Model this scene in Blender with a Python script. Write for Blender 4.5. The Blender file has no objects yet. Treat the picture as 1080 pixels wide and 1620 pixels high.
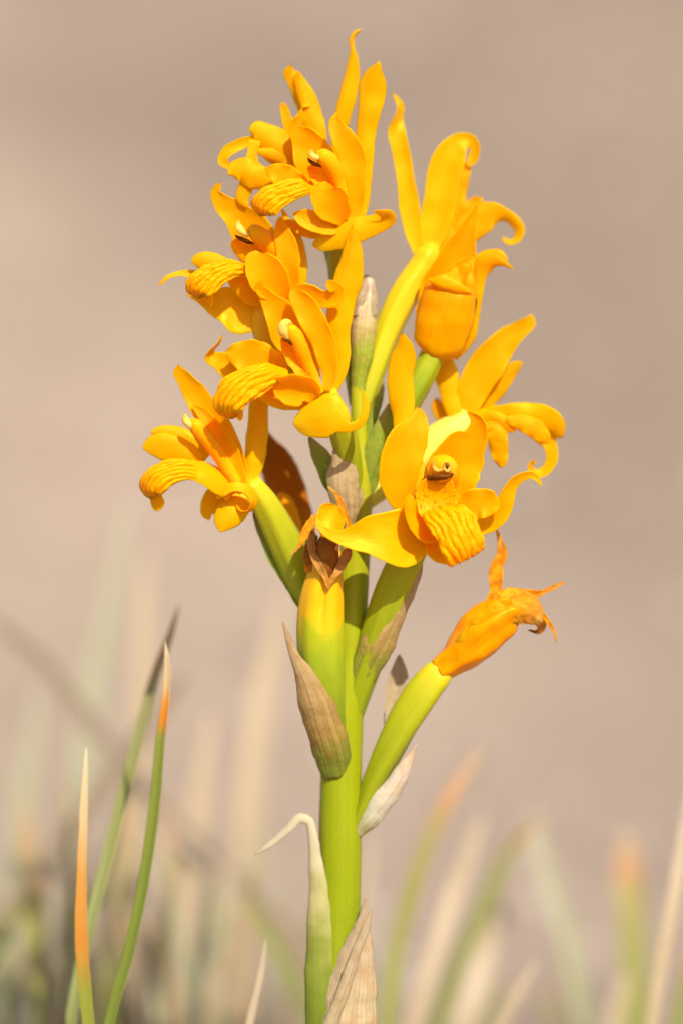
import bpy, math, random
import numpy as np
from mathutils import Vector, noise

# ------------------------------------------------------------------ camera, sky, sun, exposure
S = 0.0002          # metres per photo pixel in the plane of the stem
D = 0.90            # camera distance to the stem
ZC = 0.26           # camera height
sc = bpy.context.scene
cam_d = bpy.data.cameras.new('camera')
cam = bpy.data.objects.new('camera', cam_d)
sc.collection.objects.link(cam)
cam.location = (0, -D, ZC)
cam.rotation_euler = (math.radians(90), 0, 0)
cam_d.sensor_fit = 'VERTICAL'
cam_d.sensor_height = 36.0
cam_d.lens = 36.0 * D / (1620 * S)
cam_d.clip_start = 0.02
cam_d.clip_end = 2000
cam_d.dof.use_dof = True
cam_d.dof.focus_distance = D - 100 * S
cam_d.dof.aperture_fstop = 3.1
cam_d.dof.aperture_blades = 0
sc.camera = cam

SUN_EL, SUN_AZ = math.radians(42), math.radians(20)     # azimuth: to the right of straight behind the camera
world = bpy.data.worlds.new('World'); sc.world = world
world.use_nodes = True
wn = world.node_tree
bg = wn.nodes['Background']
sky = wn.nodes.new('ShaderNodeTexSky')
sky.sky_type = 'NISHITA'; sky.sun_disc = False
sky.sun_elevation = SUN_EL
sky.sun_rotation = math.pi - SUN_AZ
sky.dust_density = 1.5
wn.links.new(sky.outputs[0], bg.inputs[0])
bg.inputs[1].default_value = 0.10
sun_d = bpy.data.lights.new('sun', 'SUN')
sun_d.energy = 4.0; sun_d.angle = math.radians(0.53); sun_d.color = (1.0, 0.95, 0.87)
sun = bpy.data.objects.new('sun', sun_d); sc.collection.objects.link(sun)
sd = Vector((math.sin(SUN_AZ) * math.cos(SUN_EL), -math.cos(SUN_AZ) * math.cos(SUN_EL), math.sin(SUN_EL)))
sun.rotation_euler = sd.to_track_quat('Z', 'Y').to_euler()
sun.location = sd * 5

sc.view_settings.view_transform = 'Standard'
sc.view_settings.look = 'None'
sc.view_settings.exposure = 0.43
sc.view_settings.gamma = 1.0
sc.render.engine = 'CYCLES'
sc.cycles.use_denoising = True
sc.cycles.max_bounces = 12
sc.cycles.diffuse_bounces = 8
sc.cycles.transmission_bounces = 6

random.seed(7)
rng = np.random.default_rng(7)
CAMV = np.array((0., -1., 0.)); UPV = np.array((0., 0., 1.))


def P(x, y, d):
    """photo pixel and height above the stem plane (in pixels) -> a point in the scene, and its scale"""
    k = (D - d * S) / D
    return np.array(((x - 540) * S * k, -d * S, ZC + (810 - y) * S * k)), k


# ------------------------------------------------------------------ materials
MATS = {}


def new_mat(name):
    m = bpy.data.materials.new(name); m.use_nodes = True
    nt = m.node_tree
    return m, nt, nt.nodes['Principled BSDF']


def N(nt, t, **kw):
    n = nt.nodes.new(t)
    for k, v in kw.items():
        if k in n.inputs: n.inputs[k].default_value = v
        else: setattr(n, k, v)
    return n


def ramp(nt, fac, stops, interp='LINEAR'):
    r = nt.nodes.new('ShaderNodeValToRGB')
    r.color_ramp.interpolation = interp
    while len(r.color_ramp.elements) < len(stops): r.color_ramp.elements.new(0.5)
    for e, (p, c) in zip(r.color_ramp.elements, stops):
        e.position = p; e.color = (*c, 1) if len(c) == 3 else c
    nt.links.new(fac, r.inputs[0])
    return r.outputs[0]


def math_node(nt, op, a, b=None):
    n = nt.nodes.new('ShaderNodeMath'); n.operation = op
    for i, v in enumerate((a, b)):
        if v is None: continue
        if isinstance(v, (int, float)): n.inputs[i].default_value = v
        else: nt.links.new(v, n.inputs[i])
    return n.outputs[0]


def mix(nt, fac, a, b, blend='MIX'):
    n = nt.nodes.new('ShaderNodeMix'); n.data_type = 'RGBA'; n.blend_type = blend
    for sock, v in ((n.inputs[0], fac), (n.inputs[6], a), (n.inputs[7], b)):
        if isinstance(v, (int, float)): sock.default_value = v
        elif isinstance(v, tuple): sock.default_value = (*v, 1)
        else: nt.links.new(v, sock)
    return n.outputs[2]


def uv_nodes(nt):
    uv = nt.nodes.new('ShaderNodeUVMap'); uv.uv_map = 'UVMap'
    sep = nt.nodes.new('ShaderNodeSeparateXYZ')
    nt.links.new(uv.outputs[0], sep.inputs[0])
    return uv.outputs[0], sep.outputs[0], sep.outputs[1]


def streaks(nt, uvo, across, along, detail=3.0):
    mp = N(nt, 'ShaderNodeMapping'); mp.inputs['Scale'].default_value = (across, along, 1)
    nt.links.new(uvo, mp.inputs['Vector'])
    no = N(nt, 'ShaderNodeTexNoise', Scale=1.0, Detail=detail, Roughness=0.6)
    nt.links.new(mp.outputs[0], no.inputs['Vector'])
    return no.outputs[0]


def obj_noise(nt, scale, detail=2.0):
    tc = nt.nodes.new('ShaderNodeTexCoord')
    no = N(nt, 'ShaderNodeTexNoise', Scale=scale, Detail=detail)
    nt.links.new(tc.outputs['Object'], no.inputs['Vector'])
    return no.outputs[0]


def set_bump(nt, b, height, strength, dist):
    bp = N(nt, 'ShaderNodeBump', Strength=strength, Distance=dist)
    nt.links.new(height, bp.inputs['Height']); nt.links.new(bp.outputs[0], b.inputs['Normal'])


def petal_mat(name, stops, sss=0.7, rough=0.42, specks=False, vein=0.12, scale=0.0030, coarse=None, spec=0.30):
    """stops: colour along the length of the petal"""
    m, nt, b = new_mat(name)
    uvo, u, v = uv_nodes(nt)
    col = ramp(nt, v, stops)
    st = streaks(nt, uvo, 34, 1.6)
    veins = ramp(nt, st, [(0.40, (0, 0, 0)), (0.60, (1, 1, 1))])
    dark = mix(nt, 1.0, col, (0.97, 0.80, 0.5), 'MULTIPLY')
    f = math_node(nt, 'MULTIPLY', veins, vein * 3)
    col = mix(nt, f, col, dark)
    bl = obj_noise(nt, 160, 3)
    bl = ramp(nt, bl, [(0.35, (0, 0, 0)), (0.7, (1, 1, 1))])
    col = mix(nt, math_node(nt, 'MULTIPLY', bl, 0.45), col, mix(nt, 1.0, col, (0.98, 0.86, 0.6), 'MULTIPLY'))
    if coarse:
        cn = ramp(nt, obj_noise(nt, 330, 4), [(0.46, (0, 0, 0)), (0.62, (1, 1, 1))])
        col = mix(nt, math_node(nt, 'MULTIPLY', cn, coarse[1]), col, coarse[0])
    if specks:
        mp = N(nt, 'ShaderNodeMapping'); mp.inputs['Scale'].default_value = (15, 16, 1)
        nt.links.new(uvo, mp.inputs['Vector'])
        vo = N(nt, 'ShaderNodeTexVoronoi', Scale=1.0)
        nt.links.new(mp.outputs[0], vo.inputs['Vector'])
        sp = ramp(nt, vo.outputs['Distance'], [(0.22, (1, 1, 1)), (0.36, (0, 0, 0))])
        keep = ramp(nt, streaks(nt, uvo, 7, 5), [(0.38, (0, 0, 0)), (0.50, (1, 1, 1))])
        col = mix(nt, math_node(nt, 'MULTIPLY', sp, keep), col, (0.62, 0.05, 0.003))
    nt.links.new(col, b.inputs['Base Color'])
    b.inputs['Subsurface Weight'].default_value = sss
    b.inputs['Subsurface Radius'].default_value = (1.0, 0.55, 0.06)
    b.inputs['Subsurface Scale'].default_value = scale
    b.inputs['Roughness'].default_value = rough
    b.inputs['Specular IOR Level'].default_value = spec
    b.inputs['Specular Tint'].default_value = (1.0, 0.80, 0.10, 1)
    cells = nt.nodes.new('ShaderNodeTexCoord')
    vo = N(nt, 'ShaderNodeTexVoronoi', Scale=2600.0)
    nt.links.new(cells.outputs['Object'], vo.inputs['Vector'])
    h = math_node(nt, 'ADD', math_node(nt, 'MULTIPLY', vo.outputs['Distance'], 0.35), math_node(nt, 'MULTIPLY', st, 1.3))
    set_bump(nt, b, h, 0.35, 0.00022)
    MATS[name] = m
    return m


YEL = (0.97, 0.337, 0.00012); ORG = (0.96, 0.276, 0.00008); LEM = (0.96, 0.47, 0.006); DEEP = (0.92, 0.288, 0.00012)
petal_mat('petal', [(0, LEM), (0.22, YEL), (0.7, (0.97, 0.316, 0.00012)), (1, ORG)])
petal_mat('sepal', [(0, LEM), (0.22, (0.97, 0.385, 0.00030)), (0.75, (0.97, 0.355, 0.00012)), (1, (0.96, 0.305, 0.00012))], rough=0.33, vein=0.18, spec=0.42)
petal_mat('lip', [(0, (0.95, 0.368, 0.00020)), (0.35, (0.97, 0.352, 0.00024)), (0.8, (0.97, 0.352, 0.00024)), (0.95, (0.95, 0.280, 0.00016)), (1, (0.85, 0.24, 0.0005))], vein=0.05, rough=0.38)
petal_mat('lobe', [(0, YEL), (0.5, (0.97, 0.312, 0.00012)), (1, YEL)], vein=0.06)
petal_mat('throat', [(0, (0.92, 0.272, 0.00016)), (0.4, (0.95, 0.352, 0.00016)), (1, (0.95, 0.336, 0.00016))], specks=True, vein=0.05)
petal_mat('column', [(0, LEM), (0.5, YEL), (1, (0.92, 0.416, 0.00400))], vein=0.05)
petal_mat('anther', [(0, (0.92, 0.66, 0.10)), (0.6, (0.90, 0.66, 0.16)), (1, (0.85, 0.56, 0.12))], vein=0.2, coarse=((0.40, 0.15, 0.02), 0.5))
petal_mat('anther_tan', [(0, (0.86, 0.42, 0.05)), (0.6, (0.84, 0.46, 0.09)), (1, (0.75, 0.36, 0.06))], vein=0.2, coarse=((0.30, 0.09, 0.01), 0.6))
petal_mat('stigma', [(0, (0.10, 0.018, 0.002)), (1, (0.05, 0.008, 0.001))], sss=0.1, rough=0.5, coarse=((0.28, 0.07, 0.004), 0.5))
petal_mat('wilting', [(0, (0.96, 0.35, 0.0003)), (0.55, (0.96, 0.33, 0.0003)), (1, (0.94, 0.27, 0.0003))], rough=0.33, vein=0.2)
petal_mat('creased', [(0, (0.94, 0.37, 0.001)), (0.5, (0.94, 0.35, 0.001)), (1, (0.88, 0.26, 0.001))], rough=0.35, vein=0.3, coarse=((0.86, 0.27, 0.001), 0.6))
petal_mat('shrivelled', [(0, (0.80, 0.36, 0.012)), (0.6, (0.72, 0.27, 0.012)), (1, (0.62, 0.30, 0.07))], sss=0.35, rough=0.45, vein=0.3, coarse=((0.45, 0.13, 0.008), 0.55))
petal_mat('withered', [(0, (0.62, 0.22, 0.01)), (0.25, (0.30, 0.10, 0.016)), (1, (0.24, 0.085, 0.02))], sss=0.2, rough=0.6, vein=0.35, coarse=((0.13, 0.04, 0.01), 0.5))
petal_mat('withered_tan', [(0, (0.66, 0.30, 0.04)), (0.3, (0.48, 0.24, 0.07)), (1, (0.36, 0.16, 0.05))], sss=0.2, rough=0.6, vein=0.35, coarse=((0.25, 0.09, 0.02), 0.5))
petal_mat('rust', [(0, (0.70, 0.24, 0.004)), (0.35, (0.36, 0.10, 0.004)), (1, (0.22, 0.055, 0.004))], sss=0.2, rough=0.6, vein=0.2)


def green_mat(name, stops, rough=0.42, rib=26, sss=0.35, wobble=0.16):
    m, nt, b = new_mat(name)
    uvo, u, v = uv_nodes(nt)
    bump = math_node(nt, 'MULTIPLY', math_node(nt, 'SUBTRACT', obj_noise(nt, 150, 3), 0.5), wobble)
    col = ramp(nt, math_node(nt, 'ADD', v, bump), stops)
    st = streaks(nt, uvo, rib, 1.2)
    f = ramp(nt, st, [(0.38, (0, 0, 0)), (0.65, (1, 1, 1))])
    col = mix(nt, math_node(nt, 'MULTIPLY', f, 0.35), col, mix(nt, 1.0, col, (0.74, 0.80, 0.55), 'MULTIPLY'))
    mo = ramp(nt, obj_noise(nt, 420, 4), [(0.42, (0, 0, 0)), (0.68, (1, 1, 1))])
    col = mix(nt, math_node(nt, 'MULTIPLY', mo, 0.22), col, mix(nt, 1.0, col, (1.2, 1.18, 1.5), 'MULTIPLY'))
    nt.links.new(col, b.inputs['Base Color'])
    b.inputs['Subsurface Weight'].default_value = sss
    b.inputs['Subsurface Radius'].default_value = (0.7, 1.0, 0.12)
    b.inputs['Subsurface Scale'].default_value = 0.0016
    b.inputs['Roughness'].default_value = rough
    b.inputs['Specular IOR Level'].default_value = 0.4
    b.inputs['Specular Tint'].default_value = (0.95, 1.0, 0.45, 1)
    set_bump(nt, b, math_node(nt, 'ADD', st, math_node(nt, 'MULTIPLY', obj_noise(nt, 1500, 2), 0.4)), 0.4, 0.0003)
    MATS[name] = m


GR = (0.28, 0.315, 0.005); GRD = (0.15, 0.20, 0.005); GRY = (0.48, 0.44, 0.010); GRP = (0.55, 0.58, 0.09)
green_mat('stem', [(0, (0.19, 0.24, 0.008)), (0.35, (0.275, 0.315, 0.004)), (0.6, (0.33, 0.345, 0.004)), (1, (0.44, 0.43, 0.010))])
green_mat('ovary', [(0, GR), (0.5, (0.35, 0.37, 0.011)), (0.85, GRY), (1, (0.75, 0.52, 0.008))])
green_mat('ovary_pale', [(0, (0.38, 0.41, 0.02)), (0.4, (0.56, 0.49, 0.008)), (0.75, (0.76, 0.52, 0.010)), (1, (0.88, 0.45, 0.006))])
green_mat('ovary_cream', [(0, (0.5, 0.52, 0.05)), (0.5, (0.85, 0.66, 0.08)), (1, (0.88, 0.66, 0.10))])
green_mat('ovary_capped', [(0, GRD), (0.50, (0.36, 0.42, 0.016)), (0.63, (0.50, 0.48, 0.010)), (0.70, (0.88, 0.48, 0.004)), (1, (0.88, 0.40, 0.003))], rib=18, wobble=0.28)
green_mat('ovary_dark', [(0, GRD), (0.7, (0.28, 0.36, 0.012)), (1, (0.45, 0.42, 0.01))])
green_mat('sheath_green', [(0, (0.12, 0.16, 0.012)), (0.34, (0.17, 0.21, 0.018)), (0.50, (0.25, 0.27, 0.04)), (0.62, (0.42, 0.36, 0.14)), (0.74, (0.52, 0.43, 0.27)), (1, (0.50, 0.39, 0.27))], rough=0.5, rib=30, sss=0.15, wobble=0.3)


def bract_mat(name, stops, blotch=(0.42, 0.22, 0.06), rough=0.62, amt=0.75):
    m, nt, b = new_mat(name)
    uvo, u, v = uv_nodes(nt)
    wob = math_node(nt, 'MULTIPLY', math_node(nt, 'SUBTRACT', streaks(nt, uvo, 12, 1.5), 0.5), 0.5)
    col = ramp(nt, math_node(nt, 'ADD', v, wob), stops)
    st = streaks(nt, uvo, 30, 1.0, 4)
    f = ramp(nt, st, [(0.42, (0, 0, 0)), (0.60, (1, 1, 1))])
    col = mix(nt, math_node(nt, 'MULTIPLY', f, amt), col, mix(nt, 1.0, col, (0.66, 0.56, 0.42), 'MULTIPLY'))
    mo = ramp(nt, obj_noise(nt, 240, 4), [(0.50, (0, 0, 0)), (0.72, (1, 1, 1))])
    col = mix(nt, math_node(nt, 'MULTIPLY', mo, 0.5), col, blotch)
    nt.links.new(col, b.inputs['Base Color'])
    b.inputs['Roughness'].default_value = rough
    b.inputs['Specular IOR Level'].default_value = 0.3
    b.inputs['Subsurface Weight'].default_value = 0.25
    b.inputs['Subsurface Radius'].default_value = (1.0, 0.7, 0.4)
    b.inputs['Subsurface Scale'].default_value = 0.0006
    set_bump(nt, b, math_node(nt, 'ADD', st, math_node(nt, 'MULTIPLY', obj_noise(nt, 700, 3), 0.5)), 0.9, 0.0006)
    MATS[name] = m


TAN = (0.52, 0.38, 0.20); PALE = (0.68, 0.54, 0.38)
bract_mat('bract_brown', [(0, (0.22, 0.26, 0.02)), (0.16, (0.26, 0.27, 0.03)), (0.30, (0.40, 0.25, 0.06)), (0.6, (0.50, 0.33, 0.13)), (1, (0.58, 0.42, 0.22))], blotch=(0.34, 0.15, 0.03))
bract_mat('bract_green', [(0, (0.27, 0.31, 0.016)), (0.25, (0.32, 0.33, 0.03)), (0.36, (0.46, 0.31, 0.08)), (0.7, (0.54, 0.36, 0.15)), (1, (0.56, 0.40, 0.24))], blotch=(0.40, 0.20, 0.06))
bract_mat('bract_tan', [(0, (0.44, 0.36, 0.10)), (0.3, (0.50, 0.36, 0.16)), (1, (0.56, 0.41, 0.22))], blotch=(0.36, 0.30, 0.08))
bract_mat('bract_pale', [(0, (0.50, 0.40, 0.20)), (0.5, (0.55, 0.42, 0.24)), (1, (0.58, 0.43, 0.27))], blotch=(0.50, 0.27, 0.09), amt=0.6)
bract_mat('membrane', [(0, (0.46, 0.44, 0.14)), (0.3, (0.66, 0.60, 0.42)), (0.6, (0.70, 0.58, 0.42)), (1, (0.66, 0.46, 0.30))], blotch=(0.60, 0.36, 0.16), amt=0.3)
bract_mat('bud_scale', [(0, (0.34, 0.42, 0.03)), (0.42, (0.36, 0.42, 0.03)), (0.56, (0.56, 0.46, 0.14)), (0.8, (0.72, 0.58, 0.38)), (1, (0.70, 0.52, 0.38))], amt=0.4)
bract_mat('leaf_bract', [(0, (0.24, 0.32, 0.02)), (0.7, (0.30, 0.37, 0.03)), (1, (0.44, 0.36, 0.10))], blotch=(0.34, 0.32, 0.05), amt=0.3)


def blade_mat(name, stops, rough=0.5):
    m, nt, b = new_mat(name)
    uvo, u, v = uv_nodes(nt)
    wob = math_node(nt, 'MULTIPLY', math_node(nt, 'SUBTRACT', streaks(nt, uvo, 5, 6), 0.5), 0.08)
    col = ramp(nt, math_node(nt, 'ADD', v, wob), stops)
    st = streaks(nt, uvo, 14, 2.0, 3)
    col = mix(nt, math_node(nt, 'MULTIPLY', st, 0.5), col, mix(nt, 1.0, col, (0.7, 0.7, 0.6), 'MULTIPLY'))
    nt.links.new(col, b.inputs['Base Color'])
    b.inputs['Roughness'].default_value = rough
    b.inputs['Subsurface Weight'].default_value = 0.2
    b.inputs['Subsurface Radius'].default_value = (0.7, 1.0, 0.3)
    b.inputs['Subsurface Scale'].default_value = 0.0008
    set_bump(nt, b, st, 0.4, 0.0003)
    MATS[name] = m


G1 = (0.14, 0.22, 0.012); STRAW = (0.50, 0.375, 0.23)
blade_mat('blade_banded', [(0, (0.14, 0.18, 0.016)), (0.60, (0.18, 0.215, 0.02)), (0.862, (0.22, 0.24, 0.025)), (0.885, (0.62, 0.20, 0.010)), (0.918, (0.66, 0.24, 0.015)), (0.938, (0.62, 0.42, 0.20)), (1, (0.70, 0.52, 0.32))])
blade_mat('blade_orange', [(0, (0.16, 0.22, 0.015)), (0.58, (0.24, 0.25, 0.02)), (0.66, (0.52, 0.20, 0.018)), (0.78, (0.56, 0.26, 0.04)), (0.86, (0.62, 0.40, 0.18)), (1, (0.72, 0.54, 0.34))])
blade_mat('blade_olive', [(0, (0.16, 0.175, 0.035)), (0.75, (0.26, 0.265, 0.07)), (0.87, (0.28, 0.25, 0.09)), (0.93, (0.40, 0.22, 0.08)), (1, (0.52, 0.38, 0.22))])
blade_mat('blade_tawny', [(0, (0.24, 0.26, 0.05)), (0.62, (0.34, 0.32, 0.08)), (0.78, (0.42, 0.34, 0.12)), (0.86, (0.60, 0.30, 0.13)), (1, STRAW)])
blade_mat('blade_straw', [(0, (0.38, 0.27, 0.15)), (0.5, STRAW), (1, (0.56, 0.43, 0.29))])
blade_mat('blade_pale', [(0, (0.24, 0.25, 0.12)), (0.5, (0.40, 0.38, 0.24)), (1, (0.46, 0.42, 0.29))])
blade_mat('blade_grey', [(0, (0.27, 0.195, 0.125)), (0.5, (0.33, 0.245, 0.165)), (1, (0.26, 0.19, 0.13))])


def ground_mat():
    m, nt, b = new_mat('bare_soil')
    tc = nt.nodes.new('ShaderNodeTexCoord')
    def nz(scale, detail):
        n = N(nt, 'ShaderNodeTexNoise', Scale=scale, Detail=detail)
        nt.links.new(tc.outputs['Object'], n.inputs['Vector']); return n.outputs[0]
    col = ramp(nt, nz(1.1, 2), [(0.36, (0.310, 0.225, 0.160)), (0.62, (0.385, 0.284, 0.208))])
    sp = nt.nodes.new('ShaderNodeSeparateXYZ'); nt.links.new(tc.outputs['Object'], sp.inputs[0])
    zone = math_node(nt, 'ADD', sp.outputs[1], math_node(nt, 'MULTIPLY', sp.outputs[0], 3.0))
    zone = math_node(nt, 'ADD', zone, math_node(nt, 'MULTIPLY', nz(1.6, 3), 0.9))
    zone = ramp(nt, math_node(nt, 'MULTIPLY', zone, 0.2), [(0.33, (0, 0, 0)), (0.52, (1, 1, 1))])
    col = mix(nt, zone, col, mix(nt, 1.0, col, (0.68, 0.67, 0.66), 'MULTIPLY'))  # vignette-like darkening up the slope and to the right, painted into soil colour
    col = mix(nt, ramp(nt, nz(9, 5), [(0.4, (0, 0, 0)), (0.7, (0.5, 0.5, 0.5))]), col, (0.28, 0.20, 0.145))
    col = mix(nt, ramp(nt, nz(140, 5), [(0.45, (0, 0, 0)), (0.75, (0.6, 0.6, 0.6))]), col, (0.42, 0.34, 0.27))
    nt.links.new(col, b.inputs['Base Color'])
    b.inputs['Roughness'].default_value = 0.95
    b.inputs['Specular IOR Level'].default_value = 0.1
    h = math_node(nt, 'ADD', nz(60, 6), math_node(nt, 'MULTIPLY', nz(500, 4), 0.3))
    set_bump(nt, b, h, 0.6, 0.006)
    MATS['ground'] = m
    m, nt, b = new_mat('stone')
    oi = nt.nodes.new('ShaderNodeNewGeometry')
    col = ramp(nt, oi.outputs['Random Per Island'], [(0, (0.20, 0.15, 0.12)), (0.5, (0.38, 0.29, 0.22)), (1, (0.55, 0.46, 0.38))])
    nt.links.new(col, b.inputs['Base Color']); b.inputs['Roughness'].default_value = 0.9
    MATS['stone'] = m


ground_mat()


# ------------------------------------------------------------------ mesh helpers
def spline(rows, n):
    """Catmull-Rom through rows (k x m array), chord-length parameter, n samples"""
    A = np.array(rows, float)
    seg = np.sqrt((np.diff(A[:, :3], axis=0) ** 2).sum(1)) + 1e-9
    t = np.concatenate(([0], np.cumsum(seg))); t /= t[-1]
    m = np.zeros_like(A)
    for i in range(len(A)):
        if i == 0: m[i] = (A[1] - A[0]) / (t[1] - t[0])
        elif i == len(A) - 1: m[i] = (A[-1] - A[-2]) / (t[-1] - t[-2])
        else:
            s0 = (A[i] - A[i - 1]) / (t[i] - t[i - 1]); s1 = (A[i + 1] - A[i]) / (t[i + 1] - t[i])
            h0, h1 = t[i] - t[i - 1], t[i + 1] - t[i]
            m[i] = (s0 * h1 + s1 * h0) / (h0 + h1)
    q = np.linspace(0, 1, n)
    idx = np.clip(np.searchsorted(t, q, 'right') - 1, 0, len(A) - 2)
    h = (t[idx + 1] - t[idx])[:, None]; s = ((q - t[idx]) / h[:, 0])[:, None]
    out = ((2 * s ** 3 - 3 * s ** 2 + 1) * A[idx] + (s ** 3 - 2 * s ** 2 + s) * h * m[idx]
           + (-2 * s ** 3 + 3 * s ** 2) * A[idx + 1] + (s ** 3 - s ** 2) * h * m[idx + 1])
    return out, q


def frames(C, ref):
    T = np.gradient(C, axis=0); T /= np.linalg.norm(T, axis=1)[:, None] + 1e-12
    n = ref - T[0] * ref.dot(T[0])
    if np.linalg.norm(n) < 1e-3: n = UPV - T[0] * UPV.dot(T[0])
    n /= np.linalg.norm(n)
    Ns = [n]
    for i in range(1, len(C)):
        n = Ns[-1] - T[i] * Ns[-1].dot(T[i]); n /= np.linalg.norm(n) + 1e-12
        Ns.append(n)
    Nn = np.array(Ns)
    return T, Nn, np.cross(T, Nn)


OBJ = {}


def finish(name, verts, faces, uvs, mat, parent=None, origin=None, smooth=True):
    verts = np.asarray(verts)
    o0 = verts[0] if origin is None else np.asarray(origin)
    me = bpy.data.meshes.new(name)
    me.from_pydata((verts - o0).tolist(), [], faces)
    if uvs is not None:
        ul = me.uv_layers.new(name='UVMap')
        li = np.empty(len(me.loops), dtype=np.int32); me.loops.foreach_get('vertex_index', li)
        ul.data.foreach_set('uv', np.asarray(uvs, dtype=np.float32)[li].ravel())
    if smooth: me.polygons.foreach_set('use_smooth', [True] * len(me.polygons))
    me.materials.append(MATS[mat])
    ob = bpy.data.objects.new(name, me)
    sc.collection.objects.link(ob)
    w = np.array(o0, float)
    OBJ[ob.name] = w
    if parent is not None:
        ob.parent = parent; ob.location = (w - OBJ[parent.name]).tolist()
    else:
        ob.location = w.tolist()
    return ob


def grid_solid(G, Nrm, th):
    """G: n x m x 3 sheet, Nrm: normals, th: n x m thickness -> closed solid"""
    n, m = G.shape[:2]
    top = G + Nrm * th[..., None] / 2; bot = G - Nrm * th[..., None] / 2
    V = np.concatenate((top.reshape(-1, 3), bot.reshape(-1, 3)))
    F = []
    o = n * m
    for i in range(n - 1):
        for j in range(m - 1):
            a, b, c, d = i * m + j, i * m + j + 1, (i + 1) * m + j + 1, (i + 1) * m + j
            F.append((a, b, c, d)); F.append((o + d, o + c, o + b, o + a))
    ring = [(0, j) for j in range(m)] + [(i, m - 1) for i in range(1, n)] + [(n - 1, j) for j in range(m - 2, -1, -1)] + [(i, 0) for i in range(n - 2, 0, -1)]
    ring = [i * m + j for i, j in ring]
    for a, b in zip(ring, ring[1:] + ring[:1]): F.append((a, o + a, o + b, b))
    return V, F


def sheet_normals(G):
    du = np.gradient(G, axis=1); dv = np.gradient(G, axis=0)
    n = np.cross(du, dv)
    l = np.linalg.norm(n, axis=2, keepdims=True)
    return n / np.maximum(l, 1e-12)


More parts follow.
